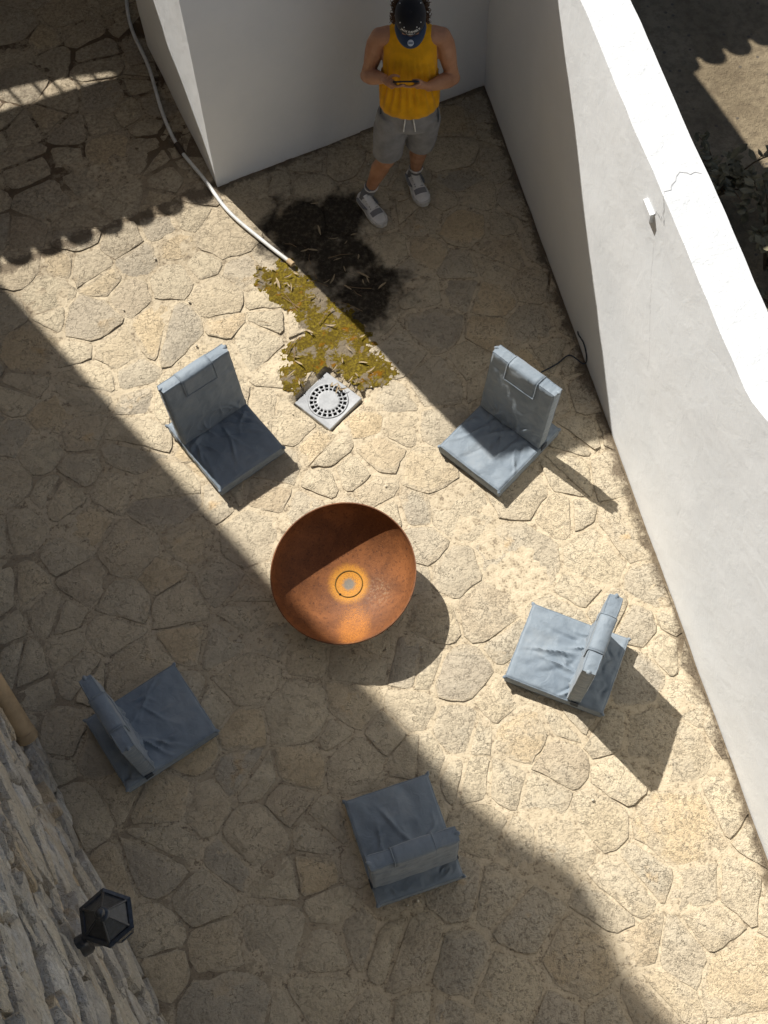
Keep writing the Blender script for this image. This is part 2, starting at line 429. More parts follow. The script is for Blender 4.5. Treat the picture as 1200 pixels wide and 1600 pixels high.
g_mb = MB()
steps = [-400, -120, -40, -15, -8] + [-6 + .25 * i for i in range(49)] + [8, 15, 40, 120, 400]
for y in steps:
    for x in steps:
        z = -.13 + (.02 * nz(x * 1.5, y * 1.5, 2) if abs(x) < 7 and abs(y) < 9 else 0)
        g_mb.v.append((x, y + 4, z))
for j in range(len(steps) - 1):
    for i in range(len(steps) - 1):
        a = j * len(steps) + i; g_mb.f.append((a, a + 1, a + len(steps) + 1, a + len(steps)))
gr = link('ground', g_mb.mesh('ground'), M['earth'], smooth=180); gr['kind'] = 'structure'

# ---- paving stones: a crazy-paving cell layout
def clip_cell(pt, nbrs, box=.6):
    poly = [Vector((pt[0] + sx * box, pt[1] + sy * box)) for sx, sy in ((-1, -1), (1, -1), (1, 1), (-1, 1))]
    P = Vector(pt[:2])
    for q in nbrs:
        Q = Vector(q[:2]); d = Q - P
        wgt = .5 + .5 * (pt[2] ** 2 - q[2] ** 2) / max(d.length_squared, 1e-6)
        m = P + d * max(.2, min(.8, wgt)); out = []
        for i in range(len(poly)):
            a, b = poly[i], poly[(i + 1) % len(poly)]
            fa, fb = (a - m).dot(d), (b - m).dot(d)
            if fa <= 0: out.append(a)
            if (fa < 0 < fb) or (fb < 0 < fa): out.append(a + (b - a) * (fa / (fa - fb)))
        poly = out
        if len(poly) < 3: return None
    return poly
def stone_outline(poly, gap, rnd, n=20):
    """inset, corner-rounded, rough outline of n points"""
    c = sum(poly, Vector((0, 0))) / len(poly)
    # inset towards the middle by a fixed gap
    ins = []
    m = len(poly)
    for i in range(m):
        a, b, d = poly[i - 1], poly[i], poly[(i + 1) % m]
        e1 = (b - a).normalized(); e2 = (d - b).normalized()
        n1 = Vector((-e1.y, e1.x)); n2 = Vector((-e2.y, e2.x))
        bis = n1 + n2
        if bis.length < 1e-4: continue
        bis.normalize(); k = gap / max(.45, bis.dot(n1))
        ins.append(b + bis * k)
    if len(ins) < 3: return None
    # Chaikin once to break the corners
    q = []
    for i in range(len(ins)):
        a, b = ins[i], ins[(i + 1) % len(ins)]
        t = rnd.uniform(.02, .10)
        q += [a + (b - a) * t, a + (b - a) * (1 - t)]
    per = [0]
    for i in range(len(q)): per.append(per[-1] + (q[(i + 1) % len(q)] - q[i]).length)
    L = per[-1]; out = []
    for k in range(n):
        s = L * (k + rnd.uniform(-.2, .2)) / n % L
        i = max(j for j in range(len(q)) if per[j] <= s)
        a, b = q[i], q[(i + 1) % len(q)]
        f = (s - per[i]) / max(1e-6, per[i + 1] - per[i])
        p = a + (b - a) * f
        d = (p - c)
        p = c + d * (1 + .09 * nz(p.x * 9, p.y * 9, 4.2) + .09 * nz(p.x * 27, p.y * 27, 9))
        out.append(p)
    return c, out
def stone_geo(mb, c, out, top, rnd, tilt):
    n = len(out); tx, ty = tilt
    def z(p, dz): return top + dz + (p.x - c.x) * tx + (p.y - c.y) * ty
    r0 = [Vector((p.x, p.y, -.03)) for p in out]
    r1 = [Vector((p.x, p.y, z(p, -rnd.uniform(.001, .0045)))) for p in out]
    r2 = []
    for p in out:
        q = c + (p - c) * rnd.uniform(.90, .97); r2.append(Vector((q.x, q.y, z(q, rnd.uniform(-.002, .0015)))))
    v = r0 + r1 + r2; f = []
    for i in range(2):
        for k in range(n): f.append((i * n + k, i * n + (k + 1) % n, (i + 1) * n + (k + 1) % n, (i + 1) * n + k))
    v.append(Vector((c.x, c.y, z(c, rnd.uniform(-.002, .003)))))
    for k in range(n): f.append((2 * n + k, 2 * n + (k + 1) % n, 3 * n))
    mb.add(v, f)
CAMI = cam.matrix_world.inverted()
def in_frame(x, y, m=.03):
    q = CAMI @ Vector((x, y, 0)); k = 2070.0 / 1600.0
    u_, v_ = q.x / -q.z * k, q.y / -q.z * k
    return abs(u_) < .375 + m and abs(v_) < .5 + m
def rim_attr(me, n=20):
    a = me.attributes.new('rim', 'FLOAT', 'POINT'); per = 3 * n + 1
    a.data.foreach_set('value', [(1.0 if k % per < 2 * n else (.62 if k % per < 3 * n else 0.0)) for k in range(len(me.vertices))])
    return me
def make_stones():
    rnd = random.Random(11)
    pts = []
    tries = 0
    while tries < 30000:
        tries += 1
        x, y = rnd.uniform(-4.6, 2.2), rnd.uniform(-.9, 9.0)
        if wall_side((x, y)) < -.1 or house_side((x, y)) < -.2: continue
        r = rnd.choice((.085, .105, .125, .14, .155, .175, .20))
        if y < 1.2 and x < 1: r *= 1.05
        ok = True
        for p in pts:
            dx, dy = p[0] - x, p[1] - y
            if abs(dx) < .34 and abs(dy) < .34 and dx * dx + dy * dy < (.92 * (r + p[2])) ** 2: ok = False; break
        if ok: pts.append((x, y, r))
    cells = []
    polys = []
    for p in pts:
        nb = sorted((q for q in pts if q is not p and abs(q[0] - p[0]) < 1 and abs(q[1] - p[1]) < 1), key=lambda q: (q[0] - p[0]) ** 2 + (q[1] - p[1]) ** 2)[:18]
        poly = clip_cell(p, nb)
        if not poly: continue
        # a third of the slabs are broken in two
        if rnd.random() < .34 and p[2] > .12:
            c0 = sum(poly, Vector((0, 0))) / len(poly) + Vector((rnd.uniform(-.04, .04), rnd.uniform(-.04, .04))); a_ = rnd.uniform(0, math.pi); nn = Vector((math.cos(a_), math.sin(a_)))
            for sg in (1, -1):
                cl = []
                for i in range(len(poly)):
                    a, b = poly[i], poly[(i + 1) % len(poly)]; fa, fb = (a - c0).dot(nn) * sg, (b - c0).dot(nn) * sg
                    if fa >= 0: cl.append(a)
                    if fa * fb < 0: cl.append(a + (b - a) * (fa / (fa - fb)))
                if len(cl) > 2: polys.append((tuple(sum(cl, Vector((0, 0))) / len(cl)), cl))
        else: polys.append((p, poly))
    for p, poly in polys:
        cl = []
        du, dv = drain_uv(p)
        if max(abs(du), abs(dv)) < .12: continue
        if max(abs(du), abs(dv)) < .7:
            c_, s_ = math.cos(DRAIN_A), math.sin(DRAIN_A)
            ax = Vector((c_, s_)) * (1 if du > 0 else -1) if abs(du) > abs(dv) else Vector((-s_, c_)) * (1 if dv > 0 else -1)
            o_ = Vector((DRAIN_C.x, DRAIN_C.y)) + ax * .160
            for i in range(len(poly)):
                a, b = poly[i], poly[(i + 1) % len(poly)]; fa, fb = (a - o_).dot(ax), (b - o_).dot(ax)
                if fa >= 0: cl.append(a)
                if fa * fb < 0: cl.append(a + (b - a) * (fa / (fa - fb)))
            if len(cl) < 3: continue
            poly = cl
        # leave the walls and the drain pit clear
        so = stone_outline(poly, rnd.choice((.004, .006, .008, .012, .018)), rnd)
        if not so: continue
        c, out = so
        o2 = []
        for q in out:
            q = Vector(q)
            k = wall_side(q)
            if k < .015: q = q + Vector((NW.x, NW.y)) * (.015 - k)
            k = house_side(q)
            if k < -.02: q = q + Vector((N_H.x, N_H.y)) * (-.02 - k)
            du, dv = drain_uv(q); k = max(abs(du), abs(dv))
            if k < .168:
                s_ = .168 / max(k, .02); q = Vector((DRAIN_C.x, DRAIN_C.y)) + (q - Vector((DRAIN_C.x, DRAIN_C.y))) * s_
            o2.append(q)
        du, dv = drain_uv(c)
        if max(abs(du), abs(dv)) < .12: continue
        area = abs(sum(o2[i].x * o2[(i + 1) % len(o2)].y - o2[(i + 1) % len(o2)].x * o2[i].y for i in range(len(o2)))) / 2
        if area < .006: continue
        c = sum(o2, Vector((0, 0))) / len(o2)
        # hidden under the white building
        inside_bld = (Vector((c.x, c.y, 0)) - A).dot(Vector((-.4260, .9047, 0))) > .02 and (Vector((c.x, c.y, 0)) - A).dot(Vector((.9118, .4106, 0))) > .02
        if inside_bld: continue
        cells.append((in_frame(c.x, c.y), area, c, o2))
    vis = sorted([k for k in cells if k[0]], key=lambda k: -k[1])
    big, rest = vis[:300], vis[300:] + [k for k in cells if not k[0]]
    for _, ar, c, out in big:
        mb = MB(); stone_geo(mb, c, out, rnd.choice((.003, .004, .005, .007, .009)), rnd, (rnd.uniform(-.022, .022), rnd.uniform(-.022, .022)))
        link('paving_stone', rim_attr(mb.mesh('paving_stone', (c.x, c.y, 0))), M['paving'], floor, (c.x, c.y, 0), smooth=32)
    mb = MB()
    for _, ar, c, out in rest:
        stone_geo(mb, c, out, rnd.choice((.004, .007, .010)), rnd, (rnd.uniform(-.02, .02), rnd.uniform(-.02, .02)))
    o = link('paving_stones_beyond', rim_attr(mb.mesh('paving_stones_beyond')), M['paving'], floor, smooth=32); o['kind'] = 'stuff'
    print('stones', len(vis), 'visible', len(rest), 'rest')
make_stones()

# ---- whitewashed masonry with hand-made unevenness
def lumpy(p, amp=.005):
    p = Vector(p)
    q = mnoise.noise_vector(p * 1.7) * amp * 1.2 + mnoise.noise_vector(p * 6.0) * amp * .7
    return p + q
def patch(mb, a, b, c, d, step, amp=.005):
    """quad a-b-c-d as a lumpy grid"""
    a, b, c, d = map(Vector, (a, b, c, d))
    nu = max(1, int(((b - a).length + (c - d).length) / 2 / step)); nv = max(1, int(((d - a).length + (c - b).length) / 2 / step))
    v = []
    for j in range(nv + 1):
        for i in range(nu + 1):
            u_, w_ = i / nu, j / nv
            v.append(lumpy((a * (1 - u_) + b * u_) * (1 - w_) + (d * (1 - u_) + c * u_) * w_, amp))
    mb.add(v, [(j * (nu + 1) + i, j * (nu + 1) + i + 1, (j + 1) * (nu + 1) + i + 1, (j + 1) * (nu + 1) + i) for j in range(nv) for i in range(nu)])
def up(p, z): return Vector((p[0], p[1], z))

WB = thing('white_building', 'tall blank whitewashed block rising behind the man in the yellow top', 'building', (A.x, A.y, 0))
H1A, H1B = 2.97, 3.08
RR = Vector((1.10, 6.905, 0)); AL = Vector((-1.849, 7.054, 0)); RB = RR + (AL - A) * 2.2
mb = MB(); patch(mb, up(A, -.15), up(RR, -.15), up(RR, H1B), up(A, H1A), .09); build('front_wall', mb, M['plaster'], WB, 40, A)
mb = MB(); patch(mb, up(AL, -.15), up(A, -.15), up(A, H1A), up(AL, H1A), .09); build('side_wall', mb, M['plaster'], WB, 40, A)
mb = MB(); patch(mb, up(RR, -.15), up(RB, -.15), up(RB, H1B), up(RR, H1B), .12); build('side_wall', mb, M['plaster'], WB, 40, A)
mb = MB(); patch(mb, up(RB, -.15), up(AL, -.15), up(AL, H1A), up(RB, H1B), .12); build('rear_wall', mb, M['plaster'], WB, 40, A)
mb = MB(); patch(mb, up(A, H1A), up(RR, H1B), up(RB, H1B), up(AL, H1A), .12); build('flat_roof', mb, M['top'], WB, 40, A)

WW = thing('white_wall', 'long whitewashed garden wall with a thick rough top along the right', 'wall', (B.x, B.y, 0))
TH = .243
def wtop(s):
    if s < 3.86: return 2.07
    return min(3.5, 2.07 + (s - 3.86) * .56)
def wpt(s, off, z): return B + DW * s - NW * off + Vector((0, 0, z))
def wall_strip(fn0, fn1, n, s0=-.10, s1=9.0, st=.075, amp=.005):
    m_ = MB(); ns = int((s1 - s0) / st)
    for i in range(ns + 1):
        s = s0 + (s1 - s0) * i / ns
        a, b = fn0(s), fn1(s)
        for k in range(n + 1): m_.v.append(tuple(lumpy(a + (b - a) * k / n, amp)))
    for i in range(ns):
        for k in range(n):
            q = i * (n + 1) + k; m_.f.append((q, q + 1, q + n + 2, q + n + 1))
    return m_
build('inner_face', wall_strip(lambda s: wpt(s, 0, -.15), lambda s: wpt(s, 0, wtop(s)), 22), M['plaster'], WW, 40, B)
build('wall_top', wall_strip(lambda s: wpt(s, 0, wtop(s)), lambda s: wpt(s, TH, wtop(s)), 6, st=.04, amp=.005), M['top'], WW, 40, B)
build('outer_face', wall_strip(lambda s: wpt(s, TH, wtop(s)), lambda s: wpt(s, TH, -.3), 16), M['plaster'], WW, 40, B)
mb = MB()
def st_(s, off, z): return wpt(s, off, z)
v = [st_(2.60, .01, 1.83), st_(2.70, .01, 1.83), st_(2.70, -.018, 1.835), st_(2.60, -.018, 1.835), st_(2.60, .01, 1.90), st_(2.70, .01, 1.90), st_(2.70, -.022, 1.895), st_(2.60, -.022, 1.895)]
mb.add(v, [(0, 3, 2, 1), (4, 5, 6, 7), (0, 1, 5, 4), (1, 2, 6, 5), (2, 3, 7, 6), (3, 0, 4, 7)])
o = build('projecting_stub', mb, M['plaster'], WW, 30, B)
def crack(pts, w):
    mb = MB(); v = []
    for i, (p, n_) in enumerate(pts):
        t = (pts[min(i + 1, len(pts) - 1)][0] - pts[max(i - 1, 0)][0]).normalized(); b = t.cross(n_).normalized() * w * (.4 if i in (0, len(pts) - 1) else 1)
        v += [p + b, p - b]
    mb.add(v, [(2 * i, 2 * i + 1, 2 * i + 3, 2 * i + 2) for i in range(len(pts) - 1)])
    build('crack', mb, M['crack'], WW, None, B)
def wallcrack(sz, w, seed, top=False):
    rnd = random.Random(seed); pts = []
    for i in range(len(sz) - 1):
        for k in range(6):
            f = k / 6; a = sz[i][0] * (1 - f) + sz[i + 1][0] * f + rnd.uniform(-.012, .012); b = sz[i][1] * (1 - f) + sz[i + 1][1] * f + rnd.uniform(-.012, .012)
            if top: pts.append((lumpy(wpt(a, b, 2.07), .005) + Vector((0, 0, .002)), Vector((0, 0, 1))))
            else: pts.append((lumpy(wpt(a, 0, b), .005) + NW * .0015, NW))
    crack(pts, w)
wallcrack([(2.74, 2.07), (2.80, 1.96), (2.72, 1.93), (2.70, 1.88)], .0022, 1)
wallcrack([(2.74, .0), (2.62, .12), (2.66, .24)], .0022, 2, True)
wallcrack([(2.75, 1.75), (2.86, 1.45), (2.98, 1.2), (3.05, .95)], .0007, 3)

# ---- stone house: tall rubble wall on the left; its far corner throws the big shadow
HS = thing('stone_house', 'rough rubble stone house wall at the lower left carrying the lantern', 'house', tuple(S0))
K = S0 - U * 6.77 + Vector((.150, .138, 0))
lean = Vector((.0200, .0183, 0))  # outward lean shaped so the corner's shadow edge falls in place
HH = 13.0
mb = MB()
def hp(al, off, z, ln=0.0): return S0 + U * al + N_H * off + Vector((0, 0, z)) + lean * z * ln
bk = -.055
HN = 6.3                                              # unseen heights shaped for light: low near wing opens sky, tall end shades
patch(mb, hp(-2.5, bk, -.2), hp(9, bk, -.2), hp(9, bk, HN), hp(-2.5, bk, HN), .25, .012)
patch(mb, hp(-2.5, bk, HN), hp(9, bk, HN), hp(9, -7, HN), hp(-2.5, -7, HN), .6, .0)
patch(mb, hp(-2.5, bk, HN), hp(-2.5, -7, HN), hp(-2.5, -7, HH), hp(-2.5, bk, HH), .5, .0)
patch(mb, hp(-6.77, .203, -.2), hp(-2.5, bk, -.2), hp(-2.5, bk, HH), hp(-6.77, .203, HH, 1), .3, .0)
patch(mb, hp(-6.77, .203, HH, 1), hp(-6.77, -7, HH), hp(-6.77, -7, -.2), hp(-6.77, .203, -.2), .5, .0)
patch(mb, hp(9, bk, -.2), hp(9, -7, -.2), hp(9, -7, HN), hp(9, bk, HN), .5, .0)
patch(mb, hp(9, -7, -.2), hp(-2.5, -7, -.2), hp(-2.5, -7, HN), hp(9, -7, HN), .8, .0)
patch(mb, hp(-2.5, -7, -.2), hp(-6.77, -7, -.2), hp(-6.77, -7, HH), hp(-2.5, -7, HH), .8, .0)
hwall = build('wall', mb, M['wallmortar'], HS, 40, S0)
mb = MB(); v = [hp(-6.77, .203, HH, 1), hp(-2.5, 0, HH), hp(-2.5, -7, HH), hp(-6.77, -7, HH), hp(-4.6, -3.5, HH + 1.4)]
mb.add(v, [(0, 1, 4), (1, 2, 4), (2, 3, 4), (3, 0, 4)]); build('roof', mb, M['tile'], HS, None, S0)
# unseen lump added on the far corner to cast the shadow's bump
mb = MB(); hc = 9.92; ex = Vector((.74, .67, 0)).normalized(); base = K + lean * hc
rings = []
for dz, w in ((-.55, .0), (-.3, .04), (-.1, .12), (.05, .155), (.2, .14), (.42, .05), (.6, .0)):
    cc = base + Vector((0, 0, hc + dz)) - ex * .15
    rings.append([cc + ex * (.15 + w) * math.cos(a) * (1 if math.cos(a) > 0 else .3) + Vector((-ex.y, ex.x, 0)) * .15 * math.sin(a) for a in [2 * math.pi * k / 12 for k in range(12)]])
mb.loft(rings); build('shadow_caster', mb, M['rubble'], HS, 60, S0)

def rubble():
    rnd = random.Random(5); SX = 2.0; pts = []
    for _ in range(16000):
        x, z = rnd.uniform(-.9, 3.6), rnd.uniform(-.05, 4.0)
        if z > 1.6 * (x + .95) + .5: continue
        r = rnd.choice((.034, .05, .066, .082, .10))
        if all(abs(q[0] - x / SX) > .2 or abs(q[1] - z) > .2 or (q[0] - x / SX) ** 2 + (q[1] - z) ** 2 > (.9 * (r + q[2])) ** 2 for q in pts): pts.append((x / SX, z, r))
    cells = []
    for p in pts:
        nb = sorted((q for q in pts if q is not p and abs(q[0] - p[0]) < .5 and abs(q[1] - p[1]) < .5), key=lambda q: (q[0] - p[0]) ** 2 + (q[1] - p[1]) ** 2)[:14]
        poly = clip_cell(p, nb, .2)
        if not poly: continue
        so = stone_outline(poly, rnd.choice((.002, .005, .008, .012)), rnd, 12)
        if not so: continue
        c, out = so
        k = CAMI @ hp(c.x * SX, 0, c.y); f_ = 2070.0 / 1600.0
        vis = k.z < 0 and abs(k.x / -k.z * f_) < .42 and abs(k.y / -k.z * f_) < .54
        cells.append((vis, c, out))
    def geo(mb, c, out):
        n = len(out); pr = rnd.uniform(-.046, .018); tx, tz = rnd.uniform(-.08, .08), rnd.uniform(-.16, .10)
        def q(p, sc, off):
            x, z = c.x + (p.x - c.x) * sc, c.y + (p.y - c.y) * sc
            return hp(x * SX, off + (x - c.x) * SX * tx + (z - c.y) * tz, z)
        r0 = [q(p, 1.0, -.09) for p in out]; r1 = [q(p, 1.0, pr - rnd.uniform(.002, .016)) for p in out]; r2 = [q(p, rnd.uniform(.74, .92), pr + rnd.uniform(-.006, .005)) for p in out]
        v = r0 + r1 + r2 + [q(c, 1, pr + rnd.uniform(-.004, .008))]; f = []
        for i in range(2):
            for k in range(n): f.append((i * n + k, i * n + (k + 1) % n, (i + 1) * n + (k + 1) % n, (i + 1) * n + k))
        for k in range(n): f.append((2 * n + k, 2 * n + (k + 1) % n, 3 * n))
        mb.add(v, f)
    rest = MB(); nv = 0
    for vis, c, out in cells:
        if vis and nv < 300:
            mb = MB(); geo(mb, c, out); cc = hp(c.x * SX, 0, c.y); nv += 1
            link('stone', mb.mesh('stone', cc), M['rubble'], hwall, cc - S0, smooth=26)
        else: geo(rest, c, out)
    o = link('stones_beyond', rest.mesh('stones_beyond', S0), M['rubble'], hwall, smooth=26); o['kind'] = 'stuff'
    print('rubble stones', nv, len(cells))
rubble()

# ---- tiled lean-to behind the white building: its eave throws the scalloped shadow
TAN = math.tan(SUN_EL); SH = Vector((math.cos(SUN_AZ), math.sin(SUN_AZ), 0))
ED = Vector((math.cos(R(22.0)), math.sin(R(22.0)), 0)); EN = Vector((-ED.y, ED.x, 0))      # along the eave; away from the patio
ZE = 2.45
E0 = Vector((-2.659, 5.165, 0)) - SH * (ZE / TAN)
LT = thing('tiled_lean_to', 'lean-to with barrel tile roof', 'roof', (E0.x, E0.y, 0))
slope = R(15); D = 1.55
dirS = EN * math.cos(slope) + Vector((0, 0, math.sin(slope))); nS = -EN * math.sin(slope) + Vector((0, 0, math.cos(slope)))
def rp(t, d, h=0.0): return E0 + Vector((0, 0, ZE - .06)) + ED * t + dirS * d + nS * h
mb = MB()
T0, T1 = -1.0, 8.4
v = [rp(T0, .0, -.07), rp(T1, .0, -.07), rp(T1, D, -.07), rp(T0, D, -.07), rp(T0, .0, .006), rp(T1, .0, .006), rp(T1, D, .006), rp(T0, D, .006)]
mb.add(v, [(0, 3, 2, 1), (4, 5, 6, 7), (0, 1, 5, 4), (1, 2, 6, 5), (2, 3, 7, 6), (3, 0, 4, 7)])
build('roof_deck', mb, M['timber'], LT, None, E0)
def tile_mesh():
    mb = MB(); n = 8; L = .46
    rings = []
    for d, r in ((0, .090), (L, .076)):
        o_ = [Vector((math.cos(math.pi * k / n) * r, d, math.sin(math.pi * k / n) * r * .95)) for k in range(n + 1)]
        i_ = [Vector((math.cos(math.pi * k / n) * (r - .014), d, math.sin(math.pi * k / n) * (r - .014) * .95)) for k in range(n, -1, -1)]
        rings.append(o_ + i_)
    mb.loft(rings); return mb.mesh('roof_tile')
tm = tile_mesh()
rotT = Matrix((ED, dirS, nS)).transposed().to_4x4()
k = 0; t = T0 + .1
while t < T1 - .05:
    pe = rp(t, .8); inb = (up(pe, 0) - A).dot(Vector((-.4260, .9047, 0))) > -.9 and (up(pe, 0) - A).dot(Vector((.9118, .4106, 0))) > -.1 and (up(pe, 0) - RR).dot(Vector((.9118, .4106, 0))) < .05   # within the white building
    for j in range(0 if inb else 4):
        m_ = rotT.copy(); m_.translation = rp(t, j * .385, .012 + .004 * (3 - j)) - Vector((E0.x, E0.y, 0))
        o = link('roof_tile', tm, M['tile'], LT); o.matrix_local = m_
    t += .208; k += 1
for t in (-.8, 8.2):
    mb = MB(); p = rp(t, 1.2, -.05); mb.box((p.x, p.y, p.z / 2), (.22, .22, p.z)); build('post', mb, M['plaster'], LT, None, (E0.x, E0.y, 0))
TZ = rp(0, D).z + .085
TS = thing('shade_screen', 'unseen white screen added for its shade, with an iron-barred gap under the lean-to roof', 'wall', (E0.x, E0.y, 0))
mb = MB()
q0 = rp(0, D - .05); q0.z = 0
def sp(t, z, off=0.0): return q0 + ED * t + EN * off + Vector((0, 0, z))
prof = [(-2.2, -.33), (.10, -.34), (.45, -.32), (.80, -.27), (1.10, -.18), (1.18, .0), (9.0, .0)]
for i in range(len(prof) - 1):
    (a, za), (b, zb) = prof[i], prof[i + 1]
    v = [sp(a, -.1), sp(b, -.1), sp(b, TZ - .085 + zb), sp(a, TZ - .085 + za)]; v += [p + EN * .2 for p in v]
    mb.add(v, [(0, 1, 2, 3), (7, 6, 5, 4), (0, 4, 5, 1), (2, 6, 7, 3), (1, 5, 6, 2), (3, 7, 4, 0)])
build('shade_panel', mb, M['plaster'], TS, None, (E0.x, E0.y, 0))
for tb in (-.42, -.27, -.12, .03, .23, .42, .59, .71, .85, .97):
    mb = MB(); mb.tube([sp(tb, TZ - .5, .05), sp(tb, TZ - .10, .05)], .013, 8); build('iron_bar', mb, M['iron_bar'], TS, 60, (E0.x, E0.y, 0))

# ------------------------------------------------------------ floor chairs
def folds(rnd, n, kind):
    """random crease list: (p0, p1, width, height)"""
    out = []
    for _ in range(n):
        if kind == 'seat':
            a = Vector((rnd.uniform(-.20, .20), rnd.uniform(-.17, .02))); ang = R(90) + rnd.uniform(-.95, .95)
            L = rnd.uniform(.10, .32); b = a + Vector((math.cos(ang), math.sin(ang))) * L
        else:
            a = Vector((rnd.uniform(-.21, .21), rnd.uniform(0, .10))); ang = R(90) + rnd.uniform(-1.25, 1.25)
            L = rnd.uniform(.06, .22); b = a + Vector((math.cos(ang), math.sin(ang))) * L
        out.append((a, b, rnd.uniform(.006, .013), rnd.uniform(.007, .016) * rnd.choice((1, 1, 1, -.6))))
    return out
def fold_h(fl, x, y):
    h = 0.0; p = Vector((x, y))
    for a, b, w, k in fl:
        d = b - a; L = d.length; t = max(0, min(1, (p - a).dot(d) / (L * L)))
        q = a + d * t; bend = .022 * math.sin(t * 3.6 + k * 900)
        nrm = Vector((-d.y, d.x)) / L
        dist = (p - q).dot(nrm) - bend; along = (p - q).length
        if along > .06: continue
        h += 1.7 * k * math.exp(-(dist / w) ** 2) * (1 - t) ** .6 * math.exp(-max(0, along - abs(dist)) * 60)
    return h
def cushion(mb, w, d, th, fl, M4, seed, puff=.006, sag=0.0, wave=.25, nu=64, nv=72):
    """soft slab: width w (x), length d (y), thickness th (z from 0); both faces and a rounded rim"""
    def prof(u): return max(0.0, 1 - abs(u) ** 14)
    def pt(i, j, top):
        u, v_ = -1 + 2 * i / nu, -1 + 2 * j / nv
        # denser near the rim
        x, y = u * w / 2, v_ * d / 2
        e = max(abs(u), abs(v_))
        z = th / 2
        rim = max(0, (e - .93) / .07)
        edge_in = 1 - .012 * rim * rim
        h = puff * (1 - u * u) * (1 - v_ * v_) + .0035 * nz(x * 9 + seed, y * 9, 2) + .002 * nz(x * 26, y * 26 + seed, 5)
        h += .004 * nz(u * 4, v_ * 4, seed) * (1 - rim)
        h += wave * .011 * nz(x * 11 + 4 * y + seed * 3.1, y * 4.2, seed) * (1 - rim)
        if top: h += fold_h(fl, x, y) * (1 - rim) - sag * math.exp(-((y + .03) / .16) ** 2)
        zz = (th / 2 + h) * (1 - .16 * rim * rim)
        wob = 1 + .006 * nz(u * 3 + seed, v_ * 3, 8)
        return M4 @ Vector((x * edge_in * wob, y * edge_in * wob, th / 2 + (zz if top else -zz)))
    b = []
    for top in (True, False):
        b.append([[pt(i, j, top) for j in range(nv + 1)] for i in range(nu + 1)])
    for s_, g_ in enumerate(b):
        v = [p for r_ in g_ for p in r_]
        f = []
        for i in range(nu):
            for j in range(nv):
                q = (i * (nv + 1) + j, (i + 1) * (nv + 1) + j, (i + 1) * (nv + 1) + j + 1, i * (nv + 1) + j + 1)
                f.append(q if s_ == 0 else q[::-1])
        mb.add(v, f)
    # rim wall, bulging, with wrinkles
    path = [(i, 0) for i in range(nu)] + [(nu, j) for j in range(nv)] + [(i, nv) for i in range(nu, 0, -1)] + [(0, j) for j in range(nv, 0, -1)]
    rings = []
    for k, t in enumerate((0, .2, .5, .8, 1)):
        ring = []
        for (i, j) in path:
            a, c = b[0][i][j], b[1][i][j]
            p = a * (1 - t) + c * t
            u, v_ = -1 + 2 * i / nu, -1 + 2 * j / nv
            nrm = Vector((u ** 15, v_ ** 15, 0)); nrm = (M4.to_3x3() @ nrm).normalized() if nrm.length > 0 else Vector()
            bul = .006 * math.sin(math.pi * t) + (.003 * nz(i * .55, j * .55, seed + t) if 0 < t < 1 else 0)
            ring.append(p + nrm * bul)
        rings.append(ring)
    mb.loft(rings, False)
    return b
def seam(pts, r, name, parent):
    mb = MB(); mb.tube(pts, r, 5); return build(name, mb, M['fabric'], parent, 60)
SW, SD, ST, BH, BT = .462, .560, .088, .515, .080
